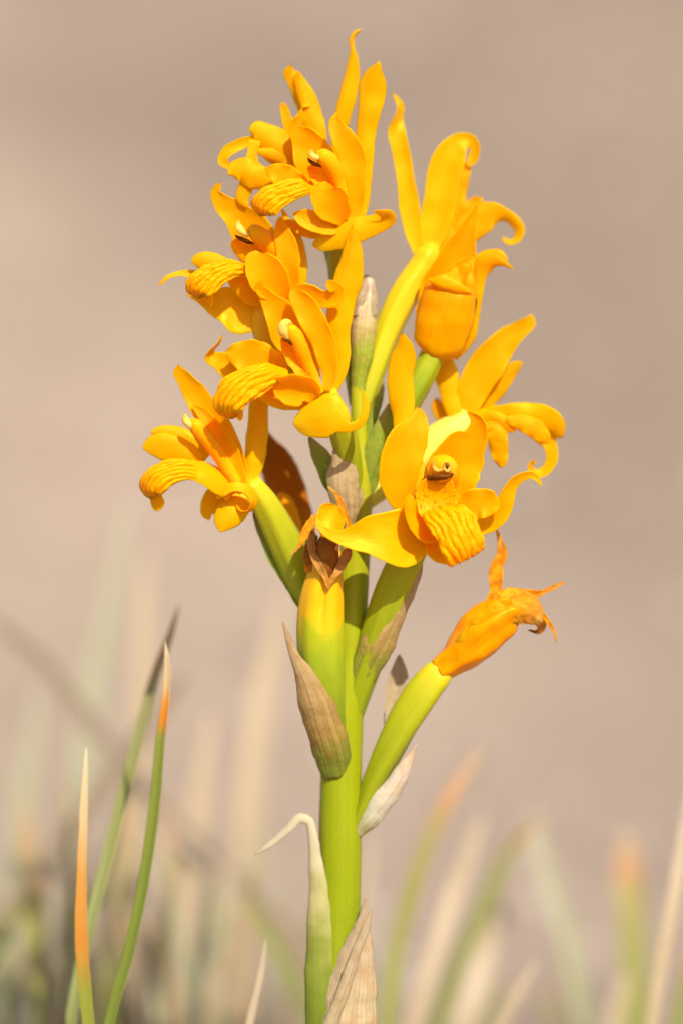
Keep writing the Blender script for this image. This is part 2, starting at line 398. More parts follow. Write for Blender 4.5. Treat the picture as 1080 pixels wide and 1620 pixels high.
def petal(name, rows, mat, parent, cup=0.3, ref=CAMV, th=2.0, n=40, m=17, tip=0.10, base=0.0, ruffle=0.0, rf=3.0,
          wob=1.0, ridges=None, label=None, crumple=0.0, edge_jit=0.09):
    """rows: (x, y, d, half width or (left, right), roll degrees, cup); half widths in photo pixels"""
    R = []
    for r in rows:
        p, k = P(*r[:3])
        w = r[3]; wl, wr = w if isinstance(w, tuple) else (w, w)
        R.append((*p, wl * S * k, wr * S * k, math.radians(r[4] if len(r) > 4 else 0), r[5] if len(r) > 5 else cup))
    A, q = spline(R, n)
    C = A[:, :3]; wl = np.maximum(A[:, 3], 2e-5); wr = np.maximum(A[:, 4], 2e-5); roll = A[:, 5]; cp = A[:, 6]
    prof = np.ones(n)
    if tip > 0:
        z = np.clip((q - (1 - tip)) / tip, 0, 1); prof *= np.sqrt(np.maximum(1 - z ** 2, 0.002))
    if base > 0:
        z = np.clip((base - q) / base, 0, 1); prof *= np.sqrt(np.maximum(1 - z ** 2, 0.002))
    seed = rng.uniform(0, 100)
    jit = np.array([[noise.noise(Vector((t_ * 7, k_ * 9 + seed, 0))) + 0.45 * noise.noise(Vector((t_ * 19, k_ * 9 + seed, 4))) for t_ in q] for k_ in (0, 1)])
    wl = wl * prof * (1 + edge_jit * jit[0]); wr = wr * prof * (1 + edge_jit * jit[1])
    T, Nn, Sd = frames(C, np.asarray(ref, float))
    c, s = np.cos(roll)[:, None], np.sin(roll)[:, None]
    N2 = Nn * c + Sd * s; S2 = Sd * c - Nn * s
    v = np.linspace(-1, 1, m)
    G = np.zeros((n, m, 3))
    for i in range(n):
        a = cp[i]
        W = np.where(v < 0, wl[i], wr[i])
        if abs(a) < 1e-3: lat, up = v * W, 0 * v
        else:
            th_ = v * a
            lat = W * np.sin(th_) / abs(a) * np.sign(a); up = W * (1 - np.cos(th_)) / a
            lat *= abs(a) / max(math.sin(min(abs(a), 1.5)), 1e-3) if abs(a) < 1.5 else 1.0
        ww = 0.5 * (wl[i] + wr[i])
        up = up + 1.6 * ruffle * S * np.sin(rf * 2 * math.pi * q[i] + np.sign(v) * 1.1 + seed) * np.abs(v) ** 2.5 * min(1, ww / (8 * S))
        G[i] = C[i] + S2[i] * lat[:, None] + N2[i] * up[:, None]
    if wob or crumple:
        Nr = sheet_normals(G)
        for i in range(n):
            for j in range(m):
                g = G[i, j]
                h = wob * S * 2.3 * noise.noise(Vector((g[0] * 160 + seed, g[1] * 160, g[2] * 160)))
                if crumple:
                    h += crumple * S * (noise.noise(Vector((g[0] * 420 + seed, g[1] * 420, g[2] * 420)))
                                        + 0.6 * noise.noise(Vector((g[0] * 1000 + seed, g[1] * 1000, g[2] * 1000))))
                G[i, j] += Nr[i, j] * h
    Nr = sheet_normals(G)
    flip = np.sign((Nr * N2[:, None, :]).sum(2, keepdims=True)); flip[flip == 0] = 1
    Nr = Nr * flip
    thk = th * S * (1 - 0.65 * np.abs(v)[None, :] ** 3) * (0.35 + 0.65 * np.sqrt(np.clip((1 - q) / 0.25, 0, 1)))[:, None]
    Vt = None
    if ridges:
        cnt, amp, v0, v1 = ridges
        X = v[None, :] * np.ones((n, 1)); Q = q[:, None] * np.ones((1, m))
        ph = np.zeros((n, m)); br = np.zeros((n, m)); wt = np.zeros((n, m))
        for i in range(n):
            for j in range(m):
                ph[i, j] = noise.noise(Vector((v[j] * 1.2 + seed, q[i] * 3.2, 0))) * 0.7 + noise.noise(Vector((v[j] * 4 + seed, q[i] * 12, 3))) * 0.16
                br[i, j] = noise.noise(Vector((v[j] * cnt * 0.9 + seed, q[i] * 7, 7)))
                wt[i, j] = noise.noise(Vector((v[j] * 13 + seed, q[i] * 34, 11)))
        wave = np.cos((X * cnt / 2 + ph) * 2 * math.pi)
        crest = 1 - 2 * (0.5 - 0.5 * wave) ** 2.4
        env = np.clip((Q - v0) / 0.12, 0, 1) * np.clip((v1 - Q) / 0.08, 0, 1) * np.clip((1.02 - np.abs(X)) / 0.12, 0, 1)
        hgt = amp * S * env * (0.5 + 0.5 * crest) * (0.75 + 0.6 * br)
        wart = amp * S * 0.28 * np.clip((Q - v0 - .05) / 0.2, 0, 1) * np.maximum(wt, 0)
        G = G + Nr * (hgt + wart)[..., None]
        edge = np.clip((np.abs(X) - 0.86) / 0.14, 0, 1) + np.clip((Q - 0.95) / 0.05, 0, 1)
        G = G + T[:, None, :] * (edge * wt * 3.0 * S)[..., None] + S2[:, None, :] * (edge * br * 1.8 * S)[..., None]
        Nr2 = sheet_normals(G); f2 = np.sign((Nr2 * Nr).sum(2, keepdims=True)); f2[f2 == 0] = 1
        Nr = Nr2 * f2
        thk = thk + hgt * 0.4
    V, F = grid_solid(G, Nr, thk)
    U = np.stack(np.broadcast_arrays((v * 0.5 + 0.5)[None, :], q[:, None]), -1).reshape(-1, 2)
    # keep the winding outward
    a, b_, c_ = V[F[0][0]], V[F[0][1]], V[F[0][2]]
    mid = (n // 2) * m + m // 2
    fa = F[2 * ((n // 2) * (m - 1) + m // 2)]
    nn = np.cross(V[fa[1]] - V[fa[0]], V[fa[2]] - V[fa[1]])
    if nn.dot(Nr[n // 2, m // 2]) < 0: F = [f[::-1] for f in F]
    ob = finish(name, V, F, np.concatenate((U, U)), mat, parent, origin=C[0])
    if label: ob['label'] = label
    return ob


def tube(name, rows, mat, parent, seg=28, n=48, ribs=0, ribamp=0.0, twist=0.0, squash=1.0, bump=0.0, bscale=200, label=None, fur=None, ref=CAMV):
    R = []
    for r in rows:
        p, k = P(*r[:3]); R.append((*p, r[3] * S * k))
    A, q = spline(R, n)
    C = A[:, :3]; rad = np.maximum(A[:, 3], 4e-5)
    T, Nn, Sd = frames(C, np.asarray(ref, float))
    seed = rng.uniform(0, 50)
    V, U = [], []
    ang = np.arange(seg) / seg * 2 * math.pi
    for i in range(n):
        rr = rad[i] * (1 + ribamp * np.cos(ribs * (ang + twist * q[i]))) if ribs else rad[i] * np.ones(seg)
        if fur is not None:        # (angle, depth, width, q0, q1) a groove along the tube
            a0, dep, wid, q0, q1 = fur
            e = np.exp(-((np.angle(np.exp(1j * (ang - a0)))) / wid) ** 2) * np.clip((q[i] - q0) / 0.12, 0, 1) * np.clip((q1 - q[i]) / 0.08, 0, 1)
            rr = rr * (1 - dep * e)
        for j in range(seg):
            d = Sd[i] * math.cos(ang[j]) + Nn[i] * math.sin(ang[j]) * squash
            p = C[i] + d * rr[j]
            if bump: p = p + d * bump * S * (noise.noise(Vector(p * bscale) + Vector((seed, 0, 0))) + 0.5 * noise.noise(Vector(p * bscale * 2.6)))
            V.append(p); U.append((j / seg if j <= seg / 2 else 1 - j / seg, q[i]))
    F = [(i * seg + j, i * seg + (j + 1) % seg, (i + 1) * seg + (j + 1) % seg, (i + 1) * seg + j) for i in range(n - 1) for j in range(seg)]
    b0, b1 = len(V), len(V) + 1
    V += [C[0], C[-1] + T[-1] * rad[-1] * 0.35]; U += [(0.5, 0), (0.5, 1)]
    F += [(b0, (j + 1) % seg, j) for j in range(seg)] + [(b1, (n - 1) * seg + j, (n - 1) * seg + (j + 1) % seg) for j in range(seg)]
    F = [f[::-1] for f in F]
    # orient outward
    f = F[(n // 2) * seg]; nn = np.cross(V[f[1]] - V[f[0]], V[f[2]] - V[f[1]])
    if nn.dot(V[f[0]] - C[n // 2]) < 0: F = [g[::-1] for g in F]
    ob = finish(name, V, F, U, mat, parent, origin=C[0])
    if label: ob['label'] = label
    return ob


def empty(name, loc, label, cat, group=None):
    o = bpy.data.objects.new(name, None); sc.collection.objects.link(o)
    o.location = loc; o.empty_display_size = 0.01
    o['label'] = label; o['category'] = cat
    if group: o['group'] = group
    OBJ[o.name] = np.array(loc, float)
    return o


def ground_y(d, x=540):
    k = (D - d * S) / D
    return 810 + (ZC - (ground_h((x - 540) * S * k, -d * S) if d < -800 else 0.0)) / (S * k)


# ------------------------------------------------------------------ the ground: flat at the plant, rising to a bare slope behind
def ground_h(x, y):
    t = max(0.0, y - 0.55)
    rise = 0.46 * (t - 0.5 * (1 - math.exp(-t / 0.5)))
    if y > 60: rise = 0.46 * 59 + 30 * (1 - math.exp(-(y - 60) / 65.0)) * 0.46 * 2
    a = 0.0
    if t > 0: a = min(t, 6) * (0.05 * noise.noise(Vector((x * 0.7, y * 0.7, 2))) + 0.02 * noise.noise(Vector((x * 3, y * 3, 5))))
    if y < 0.55 or t < 0.5: a += 0.002 * noise.noise(Vector((x * 25, y * 25, 1)))
    return rise + a


def build_ground():
    def axis(a, b, fine, g):
        v = [0.0]; st = fine
        while v[-1] < b: v.append(v[-1] + st); st *= g
        w = [0.0]; st = fine
        while w[-1] > a: w.append(w[-1] - st); st *= g
        return sorted(set(w[1:] + v))
    xs = axis(-300, 300, 0.03, 1.07); ys = axis(-300, 300, 0.03, 1.055)
    V = [(x, y, ground_h(x, y)) for y in ys for x in xs]
    m = len(xs)
    F = [(i * m + j, i * m + j + 1, (i + 1) * m + j + 1, (i + 1) * m + j) for i in range(len(ys) - 1) for j in range(m - 1)]
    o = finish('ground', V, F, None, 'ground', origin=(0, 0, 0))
    o['kind'] = 'structure'


build_ground()

# ------------------------------------------------------------------ the orchid
base, _ = P(532, ground_y(0), 0)
orchid = empty('orchid_plant', base.tolist(), 'tall orchid with a dense spike of yellow flowers on a thick green stem', 'orchid')
tube('stem', [(530, 1830, 0, 42), (531, 1700, 0, 41), (532, 1600, 0, 39), (536, 1450, 0, 35), (538, 1320, 0, 33.5), (540, 1200, 0, 32), (546, 1100, 0, 30),
              (553, 1000, 0, 27), (559, 900, 0, 25), (566, 820, 0, 22), (571, 750, 0, 17), (568, 680, 0, 13), (566, 620, 0, 11), (567, 575, 0, 10)],
     'stem', orchid, n=120, bump=1.0, bscale=60)


def flower(rows, mat, label, **kw):
    return tube('flower', rows, mat, orchid, label=label, **kw)


# --- front flower
E = flower([(556, 1130, 2, 18), (566, 1095, 6, 21), (582, 1048, 14, 23), (603, 985, 28, 27), (628, 915, 48, 28), (658, 855, 70, 24), (688, 800, 86, 20)], 'ovary',
           'open yellow flower facing straight out, with ridged lip and dark-mouthed column', ribs=6, ribamp=0.05, twist=0.8)
petal('dorsal_sepal', [(668, 775, 72, 12), (645, 700, 66, 17), (638, 660, 63, 18), (634, 625, 61, 20), (634, 590, 61, 21, 8), (640, 562, 63, 19, 12), (640, 546, 66, 12, 6), (637, 533, 70, 6), (636, 525, 72, 1)], 'sepal', E, cup=-0.7, tip=0.03, ruffle=1)
petal('petal', [(668, 812, 92, 8), (640, 795, 108, 19), (628, 765, 118, 28, -6), (633, 728, 122, 33, -10), (646, 694, 118, 31, -12), (659, 668, 112, 19, -10), (661, 652, 108, 8), (660, 643, 106, 1)], 'petal', E, cup=0.45, tip=0.03, ruffle=2.0, rf=1.5)
petal('petal', [(703, 800, 84, 22), (712, 765, 86, 38), (720, 735, 88, (43, 40), 6), (735, 708, 92, (36, 36), 8), (750, 684, 97, (17, 20), 8), (748, 666, 99, (5, 17), 6), (738, 651, 102, 1)], 'petal', E, cup=0.75, tip=0.02, ruffle=2.0, rf=1.5)
tube('column', [(692, 800, 84, 20), (694, 775, 94, 25), (698, 753, 106, 28), (699, 744, 116, 27), (700, 739, 126, 24), (700, 737, 134, 17), (700, 737, 139, 8)], 'column', E, squash=0.9, bump=1.0, ref=(0, -.7, .7))
petal('throat', [(697, 750, 128, 14), (694, 764, 126, 26), (690, 782, 122, 33), (692, 800, 124, 33), (702, 818, 136, 24)], 'throat', E, cup=0.5, tip=0.0, n=30)
tube('stigma', [(670, 758, 121, 2), (680, 755, 134, 4.6), (693, 755, 141, 5.4), (706, 753, 140, 4.8), (720, 749, 124, 1.5)], 'stigma', E, seg=16, n=30, bump=2.0, bscale=900, squash=0.8)
tube('anther', [(685, 731, 135, 2.2), (685, 738, 138, 3.2), (690, 744, 140, 3.2), (697, 744, 141, 2.6), (702, 742, 142, 2)], 'anther_tan', E, seg=12, n=22, bump=0.8, bscale=900)
tube('anther', [(704, 731, 139, 2.2), (702, 739, 142, 2.8), (706, 745, 142, 3.0), (712, 739, 139, 2.8), (709, 731, 138, 2.2)], 'anther_tan', E, seg=12, n=22, bump=0.8, bscale=900)
tube('stigma', [(705, 732, 140, 1.4), (706, 738, 143, 2.6), (707, 743, 142, 1.4)], 'stigma', E, seg=10, n=12)
petal('lip', [(696, 800, 112, 20), (702, 805, 132, 35), (711, 815, 148, 41), (722, 834, 158, 39), (732, 854, 162, 39), (738, 870, 160, 38), (741, 883, 154, 37)], 'lip', E, cup=-0.38, ref=(-0.05, -0.35, 1), tip=0.0, n=120, m=96, ridges=(7, 4.6, 0.10, 1.05), th=4, wob=0.6)
petal('lip_lobe', [(700, 842, 108, 10), (678, 846, 118, 14), (656, 832, 128, 19, 20), (645, 810, 132, 17, 20), (646, 792, 130, 12, 10), (648, 780, 127, 4)], 'lobe', E, cup=0.9, tip=0.12)
petal('lip_lobe', [(715, 812, 98, 14), (735, 802, 102, 22), (756, 796, 105, 25), (775, 797, 106, 21), (790, 801, 106, 11)], 'lobe', E, cup=0.35, tip=0.2, ruffle=2, rf=3)
petal('lip_base', [(690, 828, 96, 14), (690, 848, 100, 22), (697, 868, 104, 24), (706, 884, 106, 16), (709, 893, 106, 8)], 'lobe', E, cup=0.5, tip=0.15)
petal('lateral_sepal', [(682, 842, 88, 14), (664, 848, 98, 30), (635, 852, 112, 47), (607, 850, 122, (40, 40)), (582, 848, 128, (30, 32)), (560, 850, 132, (22, 20)), (538, 850, 136, (12, 11)), (518, 843, 138, (8, 8)), (505, 832, 136, (5, 5)), (503, 820, 132, (4, 3))], 'sepal', E, cup=0.4, tip=0.02, n=64, m=23, edge_jit=0.03)
petal('sepal_tip', [(524, 850, 126, 14), (523, 836, 122, 21), (524, 820, 118, 23), (528, 808, 116, 20), (533, 801, 116, 11)], 'sepal', E, cup=1.1, tip=0.12, n=30)
petal('lateral_sepal', [(738, 838, 74, 8), (762, 832, 78, 14), (783, 817, 84, 19), (798, 795, 90, 14, 20), (805, 774, 94, 11, 35), (819, 757, 97, 9, 30), (838, 751, 98, 6, 20), (850, 759, 98, 4), (857, 771, 98, 1)], 'sepal', E, cup=0.5, tip=0.02)

# --- left-facing flower in front of the stem
Cf = flower([(562, 800, 3, 12), (558, 765, 12, 16), (548, 710, 35, 20), (533, 660, 62, 20), (515, 622, 82, 17)], 'ovary',
            'open yellow flower with speckled throat and a broad sepal curling up at its tip', ribs=6, ribamp=0.05)
petal('dorsal_sepal', [(522, 620, 74, 10), (533, 590, 79, 16), (536, 550, 83, 18), (535, 515, 85, 20), (541, 475, 86, 22), (551, 437, 87, 23), (557, 410, 87, 18), (558, 388, 88, 13), (556, 370, 90, 7), (557, 356, 92, 1)], 'sepal', Cf, cup=-0.7, tip=0.02, ruffle=1)
petal('petal', [(516, 620, 92, 6), (520, 592, 100, 12), (517, 560, 107, 17), (505, 526, 112, 20), (490, 498, 113, 20), (475, 475, 112, 16), (466, 463, 110, 11), (462, 456, 108, 5)], 'petal', Cf, cup=0.5, tip=0.1, ruffle=1.5)
petal('petal', [(498, 600, 70, 10), (478, 560, 72, 25), (455, 518, 76, (32, 34)), (436, 492, 80, (20, 26)), (418, 468, 84, (9, 12)), (411, 453, 87, 8), (418, 441, 88, 2)], 'petal', Cf, cup=0.6, tip=0.04, ruffle=1.5)
tube('column', [(505, 622, 94, 8), (495, 598, 102, 10), (483, 568, 112, 11), (472, 542, 120, 12.5), (463, 528, 124, 13), (457, 520, 126, 10), (453, 516, 126, 5)], 'column', Cf, bump=1.0)
petal('throat', [(449, 533, 112, 6), (455, 548, 108, 11), (465, 566, 108, 13), (476, 583, 112, 12), (484, 600, 114, 10)], 'throat', Cf, cup=0.6, tip=0.0, n=28)
tube('anther', [(462, 513, 126, 3), (452, 512, 130, 7.5), (448, 521, 132, 8.5), (451, 530, 132, 6), (456, 536, 130, 2.5)], 'anther', Cf, seg=18, n=24, bump=1.6, bscale=500)
tube('stigma', [(446, 534, 127, 1), (452, 538, 130, 2.2), (459, 542, 130, 2.4), (463, 546, 127, 1)], 'stigma', Cf, seg=10, n=14, bump=.8, bscale=900)
petal('lip', [(455, 590, 108, 10), (438, 588, 118, 17), (416, 594, 130, 24), (392, 606, 140, 27), (370, 622, 146, 27), (358, 640, 144, 25), (360, 654, 136, 21), (366, 661, 130, 17)], 'lip', Cf, cup=-0.55, ref=(0.2, -0.85, 0.6), tip=0.05, n=110, m=84, ridges=(6, 6, 0.10, 0.96), th=4, wob=0.6)
petal('lip_tip', [(372, 640, 128, 8), (377, 652, 128, 8), (381, 666, 126, 4)], 'lobe', Cf, cup=-0.6, tip=0.3, n=20)
petal('lip_lobe', [(498, 632, 100, 8), (488, 618, 112, 20), (470, 614, 122, 28), (450, 611, 126, 24), (436, 608, 124, 15), (428, 608, 120, 6)], 'lobe', Cf, cup=0.85, tip=0.12)
petal('lip_lobe', [(452, 592, 86, 10), (428, 578, 88, 24), (402, 566, 91, 29), (380, 561, 92, 23), (364, 558, 92, 13), (357, 556, 92, 5)], 'lobe', Cf, cup=0.3, tip=0.1, ruffle=2.5, rf=3)
petal('lip_base', [(500, 636, 86, 8), (472, 632, 96, 18), (440, 624, 102, 21), (412, 618, 104, 13), (396, 618, 104, 4)], 'lobe', Cf, cup=-0.6, tip=0.1)
petal('lateral_sepal', [(430, 605, 56, 14), (398, 594, 58, 21), (368, 582, 61, 21), (345, 570, 64, 14), (331, 565, 66, 9, 20), (334, 556, 70, 9, 40), (345, 543, 73, 5, 40), (352, 528, 74, 1)], 'sepal', Cf, cup=0.3, tip=0.02)
petal('lateral_sepal', [(464, 670, 98, (13, 13)), (486, 667, 108, (25, 25)), (508, 662, 115, (33, 32)), (524, 660, 117, (38, 31)), (538, 664, 117, (24, 25)), (552, 672, 116, (5, 12)), (567, 668, 115, (5, 9)), (578, 650, 114, (6, 6)), (577, 630, 113, 4), (572, 614, 112, 1)], 'sepal', Cf, cup=-0.3, tip=0.02, base=0.10, n=60, m=21, edge_jit=0.02)

# --- top flower
A = flower([(561, 640, -12, 8), (548, 540, -22, 11), (534, 450, -8, 13), (532, 405, 18, 13), (545, 362, 50, 13)], 'ovary_dark',
           'open yellow flower at the top of the spike with a ridged tongue-like lip', ribs=6, ribamp=0.05)
petal('dorsal_sepal', [(566, 355, 52, 8), (574, 310, 56, 11), (576, 260, 58, 13), (578, 215, 60, 16), (583, 180, 62, 17), (588, 152, 64, 21), (590, 132, 66, 22), (592, 115, 67, 15), (598, 103, 69, 5), (600, 96, 70, 1)], 'sepal', A, cup=-0.7, tip=0.02, ruffle=.8)
petal('petal', [(553, 356, 70, 6), (560, 322, 78, 14), (561, 285, 84, 18), (557, 250, 87, 21), (544, 220, 88, 19), (532, 200, 87, 13), (530, 188, 85, 8), (534, 176, 82, 1)], 'petal', A, cup=0.55, tip=0.03, ruffle=1.6)
petal('petal', [(522, 330, 44, 10), (508, 290, 44, 26), (493, 248, 47, (30, 34)), (480, 218, 51, (20, 22)), (470, 198, 55, (12, 7)), (475, 183, 58, 5), (477, 171, 59, 1)], 'petal', A, cup=0.7, tip=0.02, ruffle=1.5)
tube('column', [(544, 322, 72, 9), (538, 296, 80, 12), (529, 270, 88, 14), (516, 252, 95, 14.5), (506, 246, 98, 12), (500, 244, 99, 6)], 'column', A, bump=1.0)
petal('throat', [(490, 262, 84, 7), (500, 275, 80, 12), (512, 290, 80, 13), (522, 305, 84, 12)], 'throat', A, cup=0.6, tip=0, n=24)
tube('anther', [(492, 238, 99, 3), (493, 245, 102, 5), (500, 249, 104, 5), (509, 248, 103, 4)], 'anther', A, seg=14, n=20, bump=1.0, bscale=600)
tube('stigma', [(487, 250, 96, 1), (492, 256, 99, 3), (500, 260, 99, 3), (508, 264, 97, 1)], 'stigma', A, seg=10, n=14, bump=.8, bscale=900)
petal('lip', [(503, 302, 88, 8), (488, 297, 98, 12), (468, 298, 108, 17), (446, 305, 116, 21), (426, 316, 121, 24), (414, 330, 119, 23), (414, 341, 113, 18)], 'lip', A, cup=-0.5, ref=(0.15, -0.8, 0.6), tip=0.06, n=100, m=80, ridges=(6, 5.5, 0.12, 0.96), th=4, wob=0.6)
petal('lip_lobe', [(542, 352, 76, 8), (534, 336, 88, 22), (522, 318, 97, 29), (512, 300, 100, 20), (514, 287, 99, 9)], 'lobe', A, cup=0.75, tip=0.15)
petal('lip_base', [(545, 358, 70, 8), (520, 356, 80, 16), (495, 350, 86, 17), (474, 342, 88, 11), (464, 338, 88, 4)], 'lobe', A, cup=0.6, tip=0.1)
petal('lip_lobe', [(488, 300, 66, 8), (468, 288, 68, 17), (448, 278, 70, 19), (430, 270, 71, 12), (420, 266, 71, 4)], 'lobe', A, cup=0.35, tip=0.12, ruffle=1.5)
petal('lateral_sepal', [(520, 366, 48, 10), (490, 364, 50, 13), (465, 356, 52, 9), (448, 350, 53, 3)], 'sepal', A, cup=0.4, tip=0.05)
petal('lateral_sepal', [(494, 388, 66, 7), (512, 383, 72, 15), (536, 372, 78, 23), (560, 364, 82, 22), (582, 358, 84, 18), (602, 351, 86, 15, 10), (614, 346, 90, 12, 25), (613, 340, 96, 10, 40), (602, 338, 100, 7, 40), (590, 334, 101, 3, 30)], 'sepal', A, cup=-0.35, tip=0.02, base=0.08, n=50, m=19)

# --- flower behind the top one, turned away
A2 = flower([(560, 560, -30, 8), (540, 460, -50, 11), (520, 380, -55, 12), (505, 300, -40, 12)], 'ovary_dark',
            'soft yellow flower turned away at the top, with a looped curling sepal', ribs=6, ribamp=0.05)
petal('dorsal_sepal', [(522, 280, -20, 5), (532, 235, -16, 9), (541, 190, -14, 13), (551, 145, -12, 14), (558, 112, -12, 12), (559, 92, -12, 8), (557, 74, -12, 3), (557, 62, -12, 5, 40), (563, 52, -12, 4, 40), (572, 46, -12, 1)], 'sepal', A2, cup=-0.8, tip=0.02)
petal('petal', [(510, 280, 8, 8), (503, 230, 4, 15), (493, 185, 0, 18), (480, 150, -2, 17), (467, 126, -2, 14), (458, 112, 0, 10), (461, 101, 2, 4)], 'petal', A2, cup=-0.7, tip=0.06, ruffle=2)
petal('petal', [(484, 170, 4, 7), (476, 140, 4, 9), (472, 122, 5, 7), (474, 113, 6, 4)], 'petal', A2, cup=-0.7, tip=0.15)
petal('petal', [(470, 230, 20, 8), (460, 205, 20, 10), (453, 185, 20, 8), (449, 170, 20, 6), (447, 161, 20, 3)], 'petal', A2, cup=0.4, tip=0.1)
petal('lip', [(480, 280, 28, 14), (462, 255, 30, 24), (440, 232, 32, 28), (418, 214, 33, 21), (402, 205, 33, 13), (394, 206, 33, 5)], 'lobe', A2, cup=-0.6, tip=0.1, ruffle=1)
petal('lip_lobe', [(470, 268, 24, 14), (446, 250, 30, 13), (425, 243, 38, 9), (408, 238, 44, 5)], 'lobe', A2, cup=-0.8, tip=0.1)
petal('lateral_sepal', [(420, 218, 28, 7), (400, 222, 26, 7), (378, 229, 24, 9), (360, 241, 24, 10, 15), (354, 254, 25, 9, 25), (360, 264, 28, 6), (368, 267, 30, 3)], 'sepal', A2, cup=0.7, tip=0.04)
petal('lateral_sepal', [(404, 222, 36, 8), (400, 240, 37, 8), (399, 258, 38, 10), (402, 275, 40, 10)], 'sepal', A2, cup=0.5, tip=0.05)
petal('lip_lobe', [(440, 294, 44, 8), (420, 284, 46, 17), (398, 275, 48, 22), (380, 268, 48, 19), (366, 272, 48, 12), (361, 276, 48, 4)], 'lobe', A2, cup=-0.5, tip=0.12, ruffle=1.5)
petal('lip_lobe', [(400, 280, 40, 8), (388, 298, 40, 12), (384, 312, 40, 11), (391, 328, 40, 3)], 'lobe', A2, cup=-0.6, tip=0.1)

# --- left flower
B = flower([(556, 700, -8, 10), (520, 640, 5, 13), (460, 590, 18, 15), (424, 545, 28, 16), (415, 510, 36, 17), (430, 470, 44, 16)], 'ovary_pale',
           'open yellow flower on the left of the spike with its long lip drooping sideways', ribs=6, ribamp=0.05)
petal('petal', [(440, 440, 22, 10), (420, 405, 22, 24), (396, 368, 25, (30, 34)), (370, 336, 29, (20, 22)), (350, 317, 33, (15, 12)), (341, 303, 35, 8), (346, 293, 36, 5), (348, 287, 36, 2)], 'petal', B, cup=0.7, tip=0.03, ruffle=1.5)
tube('column', [(452, 435, 46, 10), (440, 410, 54, 13), (424, 386, 62, 15), (408, 370, 68, 14), (398, 364, 70, 10), (393, 362, 71, 5)], 'column', B, bump=1.0)
petal('throat', [(369, 380, 54, 6), (378, 392, 52, 11), (392, 404, 54, 14), (408, 416, 58, 14)], 'lobe', B, cup=-0.6, tip=0, n=24)
tube('anther', [(376, 350, 68, 3), (378, 360, 72, 6), (386, 368, 74, 6), (394, 372, 73, 4)], 'anther', B, seg=14, n=20, bump=1.0, bscale=600)
tube('stigma', [(372, 372, 64, 1), (380, 377, 68, 3.5), (392, 382, 68, 3.5), (402, 386, 66, 1)], 'stigma', B, seg=10, n=14, bump=.8, bscale=900)
petal('petal', [(452, 478, 58, 8), (458, 445, 66, 15), (457, 410, 71, 18), (450, 378, 72, 16), (444, 355, 70, 9), (443, 342, 68, 2)], 'petal', B, cup=0.5, tip=0.03, ruffle=1.2)
petal('dorsal_sepal', [(462, 485, 36, 8), (472, 445, 38, 12), (472, 405, 38, 13), (463, 370, 36, 11), (452, 345, 34, 6), (446, 330, 33, 2)], 'sepal', B, cup=-0.6, tip=0.03)
petal('lip', [(400, 425, 66, 9), (384, 423, 76, 13), (362, 425, 88, 17), (340, 433, 96, 22), (322, 446, 101, 25), (312, 460, 100, 24), (315, 470, 95, 20)], 'lip', B, cup=-0.5, ref=(0.15, -0.8, 0.6), tip=0.06, n=100, m=80, ridges=(6, 5.5, 0.12, 0.96), th=4, wob=0.6)
petal('lip_tip', [(326, 462, 90, 8), (331, 472, 90, 7), (335, 484, 88, 3)], 'lobe', B, cup=-0.6, tip=0.3, n=20)
petal('lip_lobe', [(450, 482, 64, 8), (440, 462, 76, 23), (424, 437, 84, 31), (410, 415, 86, 24), (405, 402, 85, 14), (406, 396, 84, 6)], 'lobe', B, cup=0.7, tip=0.12)
petal('lip_base', [(455, 482, 50, 8), (430, 475, 58, 17), (402, 462, 62, 22), (378, 448, 64, 15), (360, 440, 64, 6)], 'lobe', B, cup=-0.5, tip=0.1)
petal('lip_lobe', [(368, 428, 52, 8), (345, 418, 54, 16), (324, 413, 54, 15), (308, 412, 54, 9), (302, 412, 54, 4)], 'lobe', B, cup=-0.4, tip=0.15)
petal('lateral_sepal', [(330, 445, 36, 10), (305, 435, 36, 8), (285, 433, 37, 5, 20), (266, 439, 38, 4, 30), (251, 452, 40, 1.5)], 'sepal', B, cup=0.5, tip=0.03)
petal('lateral_sepal', [(438, 480, 30, 10), (414, 492, 34, 24), (386, 493, 37, (36, 31)), (352, 482, 40, (26, 28)), (322, 472, 41, (13, 14)), (296, 463, 42, 3)], 'sepal', B, cup=0.35, tip=0.03, ruffle=2)
petal('lateral_sepal', [(468, 470, 84, 10), (480, 463, 92, 15), (495, 468, 98, 18), (512, 473, 104, 14), (528, 470, 108, 14), (533, 460, 114, 11, 20), (524, 451, 117, 9, 30), (516, 444, 116, 4, 20)], 'sepal', B, cup=0.5, tip=0.04, n=44)

# --- lower left flower
Df = flower([(535, 1010, 0, 10), (505, 965, 3, 21), (475, 905, 8, 28), (445, 845, 20, 26), (418, 795, 35, 22), (396, 765, 45, 18)], 'ovary',
            'open yellow flower lowest on the left side with a tube-rolled sepal', ribs=6, ribamp=0.06, twist=0.6)
petal('petal', [(388, 775, 42, 8), (374, 730, 43, 15), (354, 692, 44, 21), (330, 655, 46, 22), (308, 622, 49, 18), (292, 600, 52, 13), (283, 586, 54, 10), (283, 576, 55, 5)], 'petal', Df, cup=0.6, tip=0.06, ruffle=2)
petal('petal', [(386, 778, 54, 6), (376, 745, 60, 12), (358, 706, 64, 15), (338, 676, 64, 12), (318, 652, 62, 8), (304, 640, 60, 2)], 'petal', Df, cup=0.8, tip=0.04)
tube('column', [(374, 765, 60, 9), (356, 735, 68, 11), (338, 708, 76, 12), (320, 686, 80, 12), (306, 670, 82, 10), (300, 664, 82, 5)], 'column', Df, bump=1.0)
tube('anther', [(292, 656, 80, 3), (294, 664, 84, 6), (301, 673, 86, 6), (308, 679, 85, 3)], 'anther', Df, seg=14, n=20, bump=1.2, bscale=600)
